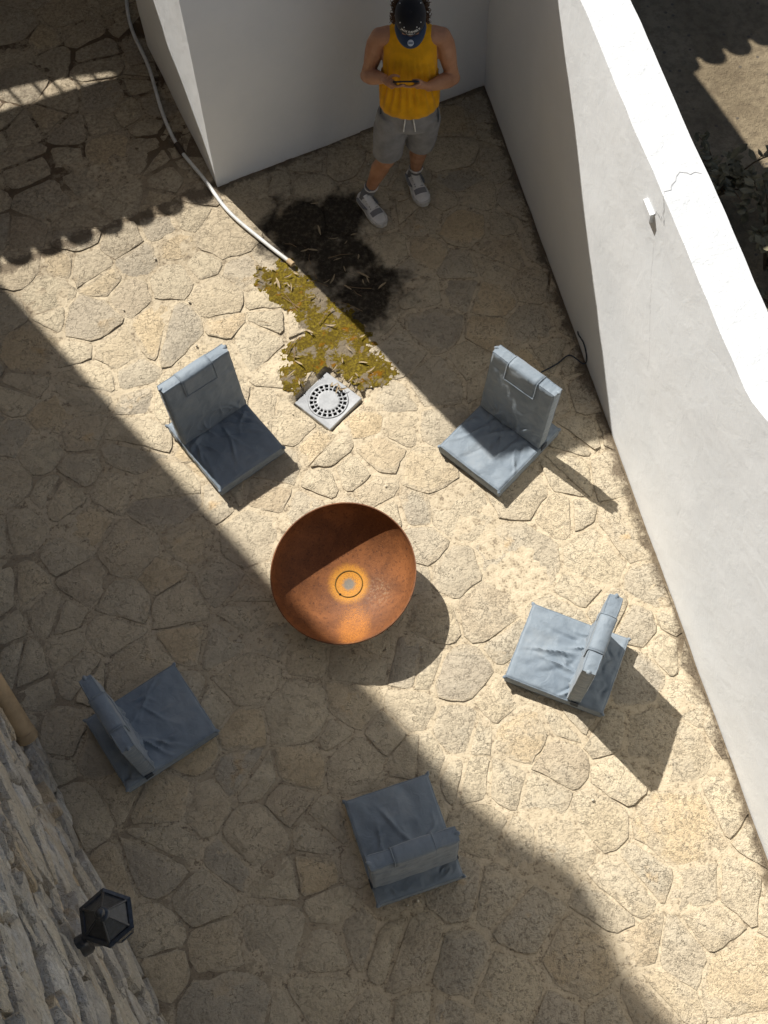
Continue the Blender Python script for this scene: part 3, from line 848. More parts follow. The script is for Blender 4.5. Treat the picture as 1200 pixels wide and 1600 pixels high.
def make_chair(label, x, y, ang, seed, tilt, rear, yaw=0.0):
    t = thing('floor_chair', label, 'chair', (x, y, .012), R(ang - 90), 'blue padded floor chairs around the fire bowl')
    rnd = random.Random(seed)
    mb = MB(); fl = folds(rnd, 17, 'seat')
    for k in range(9):                                    # crumpled cloth behind the backrest
        x0 = rnd.uniform(-.2, .2); a = Vector((x0, rnd.uniform(-.26, -.20))); an_ = rnd.uniform(-.5, .5) + (math.pi if rnd.random() < .5 else 0)
        fl.append((a, a + Vector((math.cos(an_), math.sin(an_))) * rnd.uniform(.05, .14), rnd.uniform(.006, .011), rnd.uniform(-.014, .009)))
    b = cushion(mb, SW, SD, ST, fl, Matrix.Identity(4), seed, .006, .010, .55)
    seat = build('seat', mb, M['fabric'], t, 50)
    # piping round the upper and lower edge of the seat
    nu, nv = 64, 72
    path = [(i, 0) for i in range(nu)] + [(nu, j) for j in range(nv)] + [(i, nv) for i in range(nu, 0, -1)] + [(0, j) for j in range(nv, -1, -1)]
    for lay in (0, 1):
        seam([b[lay][i][j] for i, j in path], .0028, 'piping', seat)
    # backrest standing on the seat
    by = -SD / 2 + rear
    Mb = Matrix.Translation((0, by, ST - .012)) @ Matrix.Rotation(R(yaw), 4, 'Z') @ Matrix.Rotation(R(90 + tilt), 4, 'X')
    Mb = Mb @ Matrix.Translation((0, BH / 2, -BT))
    mb = MB(); fb = folds(rnd, 11, 'back')
    fb = [(a - Vector((0, BH / 2)), c - Vector((0, BH / 2)), w, k * .8) for a, c, w, k in fb]
    # the cushion's top face must look to the front: flip with a half-turn about its long axis
    Mf = Mb @ Matrix.Translation((0, 0, BT)) @ Matrix.Rotation(R(180), 4, 'Y')
    b2 = cushion(mb, SW - .01, BH, BT, fb, Mf, seed + 31, .005, 0)
    back = build('backrest', mb, M['fabric'], t, 50)
    for lay in (0, 1):
        seam([b2[lay][i][j] for i, j in path], .0026, 'piping', back)
    # stitched head flap: a raised panel folded over the top edge with two end straps
    xs0, xs1 = 17, 47
    if rnd.random() < .5: xs0, xs1 = 19, 49
    pl = MB(); v = []; off = .0045
    rows = [(0, j) for j in range(54, nv + 1)]
    def fp(i, j, lay): return b2[lay][i][j]
    nf = (Mf.to_3x3() @ Vector((0, 0, 1))).normalized(); nt = (Mf.to_3x3() @ Vector((0, 1, 0))).normalized()
    prof = [fp_ for fp_ in []]
    cols = list(range(xs0, xs1 + 1, 3))
    for i in cols:
        col = [fp(i, j, 0) + nf * off for j in range(54, nv)] + [fp(i, nv, 0) + (nf + nt) * off * .8, (fp(i, nv, 0) + fp(i, nv, 1)) / 2 + nt * (off + .007), fp(i, nv, 1) + (nt - nf) * off * .8] + [fp(i, j, 1) - nf * off for j in range(nv - 1, 62, -1)]
        v.append(col)
    m_ = len(v[0])
    pl.add([p for c_ in v for p in c_], [(i * m_ + k, (i + 1) * m_ + k, (i + 1) * m_ + k + 1, i * m_ + k + 1) for i in range(len(cols) - 1) for k in range(m_ - 1)])
    o = build('head_flap', pl, M['fabric'], back, 60)
    sd = o.modifiers.new('thick', 'SOLIDIFY'); sd.thickness = .004; sd.offset = -1
    for c_ in (v[0], v[-1]):
        seam([p + nf * .001 for p in c_], .0032, 'seam', back)
    seam([c_[0] + nf * .001 for c_ in v], .0030, 'seam', back)
    # corner tabs
    for i, j in ((0, 0), (nu, 0), (nu, nv), (0, nv)):
        p = b[0][i][j]; d = Vector((p.x, p.y, 0)).normalized()
        mb = MB(); mb.tube([p - d * .012 + Vector((0, 0, -.014)), p + d * .005 + Vector((0, 0, -.010)), p + d * .014 + Vector((0, 0, rnd.uniform(-.01, .004)))], [.011, .012, .005], 6)
        build('corner_tab', mb, M['fabric'], seat, 60)
    for i in (0, nu):
        p = (b2[0][i][nv] + b2[1][i][nv]) / 2
        s_ = -1 if p.x < 0 else 1
        mb = MB(); mb.tube([p - Vector((s_ * .012, 0, .01)), p + Vector((s_ * .004, 0, .003)), p + Vector((s_ * .010, rnd.uniform(-.01, .01), .010))], [.016, .013, .005], 6)
        build('corner_tab', mb, M['fabric'], back, 60)
    # hinge strap beside the fold
    for s_ in (-1, 1):
        mb = MB(); mb.box((s_ * (SW / 2 + .003), by + .03, .075), (.006, .045, .05)); build('hinge_strap', mb, M['seam'], t, None)
    return t
make_chair('blue padded floor chair nearest the round drain, its seat wholly in its own shade', -1.115, 3.835, -52, 1, 8, .110)
make_chair('blue padded floor chair close to the white wall, half in the wall\'s shadow', .520, 3.805, -132, 2, 9, .120)
make_chair('sunlit blue padded floor chair with its back towards the long white wall', .839, 2.425, 157.5, 3, 3, .130)
make_chair('shaded blue padded floor chair nearest the rubble stone house wall', -1.424, 2.059, 34.5, 4, 2, .105)
make_chair('blue padded floor chair at the bottom, its back turned to the lens', -.066, 1.448, 108.5, 5, 1, .085)

# ------------------------------------------------------------ fire bowl
def fire_bowl():
    c = Vector((-.389, 2.872, .268))
    t = thing('fire_bowl', 'round rusted steel fire bowl tipped slightly towards the shade', 'fire bowl', (c.x, c.y, 0))
    r, dep = .402, .252
    rho = (r * r + dep * dep) / (2 * dep)
    tilt = Vector((-.09, -.12, 1)).normalized()
    q = Vector((0, 0, 1)).rotation_difference(tilt).to_matrix()
    n = 22
    def zb(rad, d_): return -d_ * max(0.0, 1 - (rad / r) ** 2) ** .56
    rs = [r * math.sin(math.pi / 2 * k / n) for k in range(n + 1)]
    inner = [(a_, zb(a_, dep)) for a_ in rs]
    outer = [(r + .006, 0.0)] + [(a_ + .006 * (a_ / r), zb(a_, dep) - .006) for a_ in reversed(rs[:-1])]
    mb = MB(); mb.lathe([(max(a, .0008), b) for a, b in inner] + [(max(a, .0008), b) for a, b in outer], 96)
    me = mb.mesh('bowl')
    bm = bmesh.new(); bm.from_mesh(me); bmesh.ops.remove_doubles(bm, verts=bm.verts, dist=.0003); bmesh.ops.recalc_face_normals(bm, faces=bm.faces); bm.to_mesh(me); bm.free()
    b = link('bowl', me, M['rust'], t, (0, 0, c.z), smooth=50)
    b.rotation_euler = q.to_euler()
    mb = MB(); rr = .078; zz = zb(rr, dep)
    mb.lathe([(rr - .0035, zz + .0005), (rr - .002, zz + .0035), (rr + .002, zz + .0035), (rr + .0035, zz + .001)], 48, closed=True)
    build('weld_ring', mb, M['weld'], b, 60)
    mb = MB(); mb.lathe([(.001, zz + .002), (.006, zz + .0015), (.007, zz)], 12, (-.050, -.060, .002)); build('drain_hole', mb, M['dark'], b, 60)
M['weld'] = plain('dark_olive_rust', (.13, .075, .012), .8)
fire_bowl()

# ------------------------------------------------------------ floor drain
def drain():
    t = thing('floor_drain', 'square pale plastic floor drain with a round slotted grate', 'drain', (DRAIN_C.x, DRAIN_C.y, -.040), DRAIN_A)
    s = DRAIN_S / 2; rg = .126; n = 40
    # frame: square plate with a round opening, bevelled rim
    def sq(a, k):
        c_, s_ = math.cos(a), math.sin(a); return k / max(abs(c_), abs(s_))
    rings = []
    for kind, z in (('o', -.02), ('o', .018), ('i', .021), ('g', .017), ('g', -.02)):
        ring = []
        for k in range(n):
            a = 2 * math.pi * (k + .5) / n
            r_ = sq(a, s) if kind == 'o' else (sq(a, s) * .97 if kind == 'i' else rg)
            ring.append(Vector((r_ * math.cos(a), r_ * math.sin(a), z)))
        rings.append(ring)
    # snap the nearest points to the corners
    for ring, k_ in ((rings[0], 1), (rings[1], 1), (rings[2], .97)):
        for cx in (-1, 1):
            for cy in (-1, 1):
                q = Vector((cx * s * k_, cy * s * k_, 0)); b = min(ring, key=lambda p: (p.x - q.x) ** 2 + (p.y - q.y) ** 2); b.x, b.y = q.x, q.y
    mb = MB(); mb.loft(rings, False); build('frame', mb, M['white_plastic'], t, 35)
    # grate with real slots in two rings
    mb = MB(); na = 60; radii = [0, .06, .072, .088, .094, .114, .124]
    V = {}
    def vid(i, k):
        k %= na
        if i == 0: key = (0, 0)
        else: key = (i, k)
        if key not in V:
            a = 2 * math.pi * k / na; V[key] = len(mb.v); mb.v.append((radii[i] * math.cos(a), radii[i] * math.sin(a), .020 + (.002 if i < 3 else 0)))
        return V[key]
    for i in range(len(radii) - 1):
        for k in range(na):
            slot = (i == 4 and k % 3 != 0) or (i == 2 and k % 3 != 0)
            if slot: continue
            if i == 0: mb.f.append((vid(0, 0), vid(1, k), vid(1, k + 1)))
            else: mb.f.append((vid(i, k), vid(i + 1, k), vid(i + 1, k + 1), vid(i, k + 1)))
    o = build('grate', mb, M['white_plastic'], t, 40); sd = o.modifiers.new('thick', 'SOLIDIFY'); sd.thickness = .006; sd.offset = -1
    mb = MB(); mb.lathe([(.001, -.025), (.125, -.025), (.125, .004), (.1245, .004), (.1245, -.024), (.001, -.024)], 40); build('pit', mb, M['dark'], t)
drain()

# ------------------------------------------------------------ hose
def catmull(P, n=8):
    P = [Vector(p) for p in P]; out = []
    for i in range(len(P) - 1):
        p0, p1, p2, p3 = P[max(i - 1, 0)], P[i], P[i + 1], P[min(i + 2, len(P) - 1)]
        for k in range(n):
            t = k / n
            out.append(.5 * ((2 * p1) + (p2 - p0) * t + (2 * p0 - 5 * p1 + 4 * p2 - p3) * t * t + (3 * p1 - p0 - 3 * p2 + p3) * t ** 3))
    out.append(P[-1]); return out
hp_ = [(-2.06, 7.95), (-2.03, 7.504), (-1.965, 7.191), (-1.815, 6.825), (-1.69, 6.414), (-1.56, 6.11), (-1.365, 5.825), (-1.19, 5.556), (-.96, 5.318), (-.767, 5.137)]
H_ = thing('garden_hose', 'thin white hose lying along the white building towards the moss', 'hose', (-1.3, 5.9, 0))
mb = MB(); mb.tube(catmull([(x, y, .031 + .003 * nz(x * 5, y * 5)) for x, y in hp_]), .0128, 10); build('tube', mb, M['hose'], H_, 60, (-1.3, 5.9, 0))
mb = MB(); mb.tube([(-1.57, 6.13, .032), (-1.535, 6.07, .032), (-1.52, 6.045, .032)], [.021, .022, .020], 10); build('coupling', mb, M['hose2'] if 'hose2' in M else M['iron_bar'], H_, 60, (-1.3, 5.9, 0))
mb = MB(); mb.tube([(-.785, 5.155, .031), (-.752, 5.122, .030)], .019, 10); build('hose_end', mb, M['tan_pipe'], H_, 60, (-1.3, 5.9, 0))

# ------------------------------------------------------------ moss, leaf litter
MOSS = [(-1.00, 5.02), (-.985, 5.13), (-.80, 5.15), (-.60, 4.97), (-.33, 4.66), (-.12, 4.40), (-.07, 4.30), (-.22, 4.20), (-.31, 4.17), (-.45, 4.30), (-.52, 4.365), (-.60, 4.29), (-.70, 4.18), (-.77, 4.27), (-.79, 4.50), (-.69, 4.60), (-.80, 4.78), (-.90, 4.90)]
def poly_d(p, P):
    ins = False; d = 9.0
    for i in range(len(P)):
        a, b = P[i], P[(i + 1) % len(P)]
        if (a[1] > p[1]) != (b[1] > p[1]) and p[0] < (b[0] - a[0]) * (p[1] - a[1]) / (b[1] - a[1]) + a[0]: ins = not ins
        ab = Vector((b[0] - a[0], b[1] - a[1])); ap = Vector((p[0] - a[0], p[1] - a[1])); t_ = max(0, min(1, ap.dot(ab) / ab.length_squared))
        d = min(d, (ap - ab * t_).length)
    return d if ins else -d
mb = MB(); idx = {}; st = .0085
i0, i1, j0, j1 = int(-1.12 / st), int(0.02 / st), int(4.05 / st), int(5.25 / st)
hgt = {}
for j in range(j0, j1):
    for i in range(i0, i1):
        x, y = i * st, j * st
        du, dv = drain_uv((x, y))
        d = poly_d((x, y), MOSS) + .075 * nz(x * 7, y * 7, 3) + .05 * nz(x * 24, y * 24, 6) + .02 * nz(x * 60, y * 60, 6)
        if d < -.02 or max(abs(du), abs(dv)) < .162: continue
        m = max(-.3, min(1, d / .06))
        z = .006 + .007 * m + .004 * fbm((x * 14, y * 14, 1)) + .003 * nz(x * 70, y * 70, 2) + random.Random(i * 7919 + j).uniform(-.002, .003)
        idx[i, j] = len(mb.v); mb.v.append((x, y, z)); hgt[i, j] = z
for (i, j) in list(idx):
    q = [(i, j), (i + 1, j), (i + 1, j + 1), (i, j + 1)]
    if all(k in idx for k in q): mb.f.append(tuple(idx[k] for k in q))
mo = link('moss', mb.mesh('moss'), M['moss'], smooth=180); mo['kind'] = 'stuff'
tag(mo, 'yellow-green moss spreading between the hose and the drain', 'moss')

def leaf_mesh(rnd, L):
    mb = MB(); n = 6; w = L * rnd.uniform(.08, .16); curl = rnd.uniform(-.6, 1.3); cup = rnd.uniform(.2, .9); sw = rnd.uniform(-.25, .25)
    v = []
    for i in range(n + 1):
        t = i / n; ww = w * math.sin(math.pi * min(1, t * .92 + .05)) ** .8
        x = (t - .5) * L; z = curl * L * .35 * (t - .5) ** 2 + .004; y = sw * L * (t - .5) ** 2
        v += [(x, y - ww, z + cup * ww), (x, y, z), (x, y + ww, z + cup * ww)]
    f = []
    for i in range(n):
        for k in range(2): f.append((3 * i + k, 3 * i + k + 1, 3 * i + 3 + k + 1, 3 * i + 3 + k))
    mb.add(v, f); return mb.mesh('dry_leaf')
rl = random.Random(77)
leaf_lib = [leaf_mesh(rl, L) for L in (.04, .05, .06, .07, .045, .055, .08)]
def lay_leaf(x, y, z, label, group):
    o = link('dry_leaf', rl.choice(leaf_lib), M['leaf_dry'], None, (x, y, z)); o.rotation_euler = (rl.uniform(-.35, .35), rl.uniform(-.35, .35), rl.uniform(0, 6.28))
    s_ = rl.uniform(.75, 1.15); o.scale = (s_, s_, s_); tag(o, label, 'leaf', group)
n_l = 0
while n_l < 30:
    x, y = rl.uniform(-1.0, -.05), rl.uniform(4.15, 5.16)
    if poly_d((x, y), MOSS) < .01: continue
    if n_l > 22 and not (y > 4.95 or x > -.35): continue
    lay_leaf(x, y, .021, 'small curled dry leaf fallen on the moss', 'dry leaves on the moss'); n_l += 1
for k in range(20):
    x, y = rl.gauss(-.5, .2), rl.gauss(5.15, .22)
    if x + (y - 5.14) < -.75 : x += .2
    lay_leaf(x, y, .020, 'dry leaf lying on the dark damp stain in the shade', 'dry leaves on the damp stain')
for k, (x, y) in enumerate([(-.47, 4.235), (-.44, 4.22), (-.455, 4.205), (-.49, 4.24), (-.425, 4.205)]):
    lay_leaf(x, y, -.001, 'dry leaf caught on the upper edge of the drain grate', 'dry leaves on the drain')
for k in range(16):
    x, y = rl.gauss(-.55, .24), rl.gauss(5.0, .28); a = rl.uniform(0, 3.14); L = rl.uniform(.06, .2)
    mb = MB(); pts = [(-L / 2, 0, 0), (0, rl.uniform(-.01, .01), .006), (L / 2, 0, 0)]; mb.tube(pts, [.0022, .002, .001], 5)
    o = build('twig', mb, M['twig'], None, 60); o.location = (x, y, .024); o.rotation_euler = (0, rl.uniform(-.06, .06), a); tag(o, 'thin dry twig lying near the moss and damp stain', 'twig', 'twigs by the moss')

rp_ = random.Random(21)
peb = []
for q in range(4):
    mb = MB(); mb.ellipsoid((0, 0, 0), (.011, .008, .006), None, 7, 5); mb.v = [tuple(Vector(v) * (1 + .25 * nz(v[0] * 160, v[1] * 160, q + v[2] * 160))) for v in mb.v]; peb.append(mb.mesh('pebble'))
M['pebble'] = plain('pale_pebble', (.56, .50, .40), .9)
for q in range(34):
    x, y = rp_.uniform(-1.9, 1.5), rp_.uniform(.8, 6.2)
    if wall_side((x, y)) < .05 or house_side((x, y)) < .1: continue
    o = link('pebble', rp_.choice(peb), M['pebble'], None, (x, y, .012), smooth=180); o.rotation_euler = (rp_.uniform(0, 6), rp_.uniform(0, 6), rp_.uniform(0, 6)); s_ = rp_.uniform(.5, 1.1); o.scale = (s_, s_, s_)
    tag(o, 'tiny pale loose pebble on the paving', 'pebble', 'loose pebbles on the paving')
# loose black wire at the foot of the long white wall
mb = MB(); mb.tube(catmull([(1.045, 4.60, .02), (1.03, 4.52, .10), (1.055, 4.43, .13), (1.075, 4.36, .07), (1.06, 4.36, .012), (.98, 4.42, .015), (.90, 4.36, .014), (.80, 4.30, .016)]), .0045, 6)
o = build('wire', mb, M['seam'], None, 60); tag(o, 'loose thin black wire looping out at the foot of the white wall', 'wire')

# ------------------------------------------------------------ tan pipe on the house
mb = MB()
PA = S0 + U * .655 + N_H * .02 + Vector((0, 0, .47)); PB = S0 + U * .09 + N_H * .02 + Vector((0, 0, 1.20))
rings = []
axis = (PB - PA).normalized(); a_ = axis.cross(Vector((0, 0, 1))).normalized(); b_ = axis.cross(a_)
for c_, r_ in ((PA + axis * .012, .048), (PA, .050), (PA, .058), (PA + axis * .05, .058), (PA + axis * .052, .055), (PB, .055)):
    rings.append([c_ + (a_ * math.cos(2 * math.pi * k / 20) + b_ * math.sin(2 * math.pi * k / 20)) * r_ for k in range(20)])
mb.loft(rings); o = build('drain_pipe', mb, M['tan_pipe'], None, 40); tag(o, 'slanting tan pipe sticking out low on the rubble stone wall', 'pipe')

# ------------------------------------------------------------ wall lantern
def lantern():
    c = Vector((-1.192, .800, 0))
    t = thing('wall_lantern', 'black iron six-sided lantern on a bracket on the stone wall', 'lantern', (c.x, c.y, 1.45))
    hexa = lambda r, z, a0: [Vector((r * math.cos(a0 + math.pi * k / 3), r * math.sin(a0 + math.pi * k / 3), z)) for k in range(6)]
    a0 = R(-18)
    def hexloft(name, prof, par, mat=M['black_iron']):
        mb = MB(); mb.loft([hexa(r, z, a0) for r, z in prof]); return build(name, mb, mat, par, 20)
    rf = hexloft('roof', [(.098, .30), (.114, .302), (.115, .316), (.100, .322), (.094, .320), (.030, .392), (.026, .396)], t)
    for k in range(6):
        a = a0 + math.pi * k / 3
        mb = MB(); mb.tube([(.094 * math.cos(a), .094 * math.sin(a), .323), (.028 * math.cos(a), .028 * math.sin(a), .396)], [.006, .004], 6); build('rib', mb, M['black_iron'], rf, 60)
    mb = MB(); mb.lathe([(.001, .392), (.026, .394), (.030, .400), (.026, .407), (.014, .411), (.018, .420), (.020, .430), (.015, .441), (.006, .446), (.001, .447)], 16); build('finial', mb, M['black_iron'], rf, 50)
    hexloft('base', [(.052, .060), (.062, .062), (.062, .074), (.054, .080)], t)
    mb = MB(); mb.lathe([(.001, .0), (.012, .008), (.016, .022), (.010, .034), (.026, .048), (.04, .062)], 12); build('bottom_knob', mb, M['black_iron'], t, 50)
    P0, P1 = hexa(.058, .078, a0), hexa(.094, .302, a0)
    for k in range(6):
        mb = MB(); mb.tube([P0[k], P1[k]], .0055, 6); build('frame_bar', mb, M['black_iron'], t, 60)
        mb = MB(); k2 = (k + 1) % 6
        q = [P0[k], P0[k2], P1[k2], P1[k]]; cen = sum(q, Vector()) / 4; q = [p + (cen - p) * .06 for p in q]
        nrm = Vector((cen.x, cen.y, 0)).normalized() * .0015
        mb.add([p + nrm for p in q] + [p - nrm for p in q], [(0, 1, 2, 3), (7, 6, 5, 4), (0, 4, 5, 1), (1, 5, 6, 2), (2, 6, 7, 3), (3, 7, 4, 0)]); build('pane', mb, M['glass_dark'], t)
    # bracket to the wall
    w = S0 + U * ((c - S0).dot(U) + .02); dw = (w - c); dw.z = 0
    mb = MB(); pts = catmull([(0, 0, .10), (dw.x * .15, dw.y * .15, .02), (dw.x * .5, dw.y * .5, -.005), (dw.x * .75, dw.y * .75, .10), (dw.x * .8, dw.y * .8, .2), (dw.x * .97, dw.y * .97, .215)], 6)
    mb.tube(pts, .011, 8); build('arm', mb, M['black_iron'], t, 60)
    mb = MB(); ax = U; n_ = N_H; cc = dw * .99 + n_ * .012 + Vector((0, 0, .20)); rings = []
    for off, k_ in ((-.03, 1.0), (.010, 1.0), (.022, .82)):
        rings.append([cc + n_ * off + ax * (.040 * k_ * math.cos(a)) + Vector((0, 0, .085 * k_ * math.sin(a))) for a in [2 * math.pi * k / 16 for k in range(16)]])
    mb.loft(rings); build('backplate', mb, M['black_iron'], t, 40)
lantern()

# ------------------------------------------------------------ shrub and stones outside the wall
def shrub(x, y, label, seed, h, n):
    rnd = random.Random(seed)
    t = thing('shrub', label, 'shrub', (x, y, -.13), 0, 'shrubs outside the wall')
    st_mb = MB(); lf = MB()
    for k in range(n):
        a = rnd.uniform(0, 6.28); sp_ = rnd.uniform(.1, .42); hh = h * rnd.uniform(.6, 1)
        tip = Vector((math.cos(a) * sp_, math.sin(a) * sp_, hh)); mid = tip * .5 + Vector((0, 0, .12))
        pts = catmull([(0, 0, 0), mid, tip], 4); st_mb.tube(pts, [.009 * (1 - .8 * i / len(pts)) for i in range(len(pts))], 5)
        for q in range(16):
            f = .35 + .65 * q / 16; p = Vector(pts[min(len(pts) - 1, int(f * len(pts)))]) + Vector((rnd.uniform(-.02, .02), rnd.uniform(-.02, .02), rnd.uniform(-.02, .02)))
            L = rnd.uniform(.05, .10); d = Vector((rnd.uniform(-1, 1), rnd.uniform(-1, 1), rnd.uniform(-.2, .8))).normalized(); s_ = d.cross(Vector((rnd.uniform(-.3, .3), rnd.uniform(-.3, .3), 1))).normalized(); n_ = d.cross(s_)
            w = L * .28; v = [p, p + d * L * .3 + s_ * w * .8 + n_ * .004, p + d * L * .65 + s_ * w + n_ * .006, p + d * L, p + d * L * .65 - s_ * w + n_ * .006, p + d * L * .3 - s_ * w * .8 + n_ * .004, p + d * L * .5]
            lf.add(v, [(0, 1, 6), (1, 2, 6), (2, 3, 6), (3, 4, 6), (4, 5, 6), (5, 0, 6)])
    build('stems', st_mb, M['stem'], t, 60); build('foliage', lf, M['shrub_leaf'], t, None)
shrub(2.30, 5.15, 'taller grey-brown leafy shrub just outside the long white wall', 3, .75, 16)
shrub(2.34, 4.72, 'lower twiggy shrub just outside the long white wall', 4, .5, 14)
shrub(2.75, 5.65, 'dark leafy shrub outside the wall at the edge of the lit ground', 5, .4, 12)
shrub(2.05, 5.75, 'low dark shrub in the shade just outside the long white wall', 6, .35, 14)
shrub(2.62, 5.40, 'big dark shrub outside the long white wall', 7, .95, 34)

# ------------------------------------------------------------ the person
def mk_skin():
    t = NT('tanned_skin', .5, 0, .4); p = t.obj()
    c = t.mix(t.mapr(t.noise(p, 8, 4), .3, .7), (.37, .175, .092), (.50, .265, .155)); t.color(c)
    t.bump(t.noise(p, 160, 3), .0006, .5)
    return t.m
def mk_cloth(name, c, var=.12, weave=500, rough=.85):
    t = NT(name, rough, 0, .2); p = t.obj()
    t.color(t.mix(t.mapr(t.noise(p, 14, 4), .3, .7), tuple(x * (1 - var) for x in c), tuple(x * (1 + var) for x in c))); t.bump(t.noise(p, weave, 2), .0008, .5)
    t.put(t.b.inputs['Sheen Weight'], .15)
    return t.m
M['skin'] = mk_skin()
M['yellow'] = mk_cloth('mustard_yellow_jersey', (.70, .34, .005))
M['grey_sweat'] = mk_cloth('grey_sweat_fabric', (.235, .235, .24), .16, 300)
M['sock'] = mk_cloth('grey_sock_knit', (.17, .17, .175), .1, 300)
M['shoe'] = mk_cloth('pale_grey_shoe_mesh', (.68, .67, .65), .10, 200)
M['shoe_dark'] = mk_cloth('grey_shoe_suede', (.20, .20, .21), .1, 250)
M['shoe_mid'] = mk_cloth('mid_grey_shoe_mesh', (.36, .36, .355), .12, 200)
M['sole'] = plain('off_white_rubber', (.58, .57, .54), .6)
M['cap_black'] = mk_cloth('black_cap_cotton', (.012, .012, .014), .2, 300)
M['brim_navy'] = mk_cloth('navy_brim_cotton', (.035, .055, .10), .15, 300)
M['thread'] = plain('white_thread', (.70, .70, .68), .8)
M['silver'] = plain('silver_sticker', (.62, .66, .70), .35, .4)
M['navy_print'] = plain('navy_print', (.03, .07, .14), .5)
M['hair'] = plain('curly_brown_hair', (.085, .045, .022), .6, nscale=60, var=.5)
M['phone'] = plain('black_phone_glass', (.012, .012, .014), .18, 0, .6)
M['eye'] = plain('eye_white', (.7, .68, .65), .3)

PB0 = Vector((-.08, 5.66, .012))
PERSON = thing('person', 'person in yellow tank top and grey shorts looking down at a phone', 'person', tuple(PB0))
J = dict(rank=(-.266, 5.642, .10), lank=(.042, 5.805, .10), rkn=(-.142, 5.575, .49), lkn=(.068, 5.672, .49), rhip=(-.085, 5.60, .885), lhip=(.09, 5.605, .885),
         pel=(.005, 5.605, .93), wai=(.005, 5.615, 1.06), che=(.012, 5.645, 1.29), uch=(.016, 5.655, 1.40), nck=(.017, 5.645, 1.47), hed=(.016, 5.570, 1.645),
         rsh=(-.158, 5.66, 1.42), lsh=(.192, 5.655, 1.42), rel=(-.238, 5.655, 1.13), lel=(.262, 5.635, 1.12), rwr=(-.136, 5.50, 1.262), lwr=(.118, 5.462, 1.235))
J = {k: Vector(v) for k, v in J.items()}
def ell_ring(c, ax, ay, n=20, u=Vector((1, 0, 0)), w=Vector((0, 1, 0))):
    return [c + u * ax * math.cos(2 * math.pi * k / n) + w * ay * math.sin(2 * math.pi * k / n) for k in range(n)]
def limb(mb, pts, rad, n=14):
    pts = [Vector(p) for p in pts]
    mb.tube(pts, rad, n)
    mb.ellipsoid(pts[0], (rad[0],) * 3); mb.ellipsoid(pts[-1], (rad[-1],) * 3)
def lerp(a, b, t): return a + (b - a) * t
HF = Vector((0, -math.cos(R(36)), -math.sin(R(36)))); HU = Vector((0, -math.sin(R(36)), math.cos(R(36)))); HX = Vector((1, 0, 0))   # head: forward, up, viewer's right
HM = Matrix((HX, HF, HU)).transposed()
def hpnt(x, f, u_): return J['hed'] + HX * x + HF * f + HU * u_
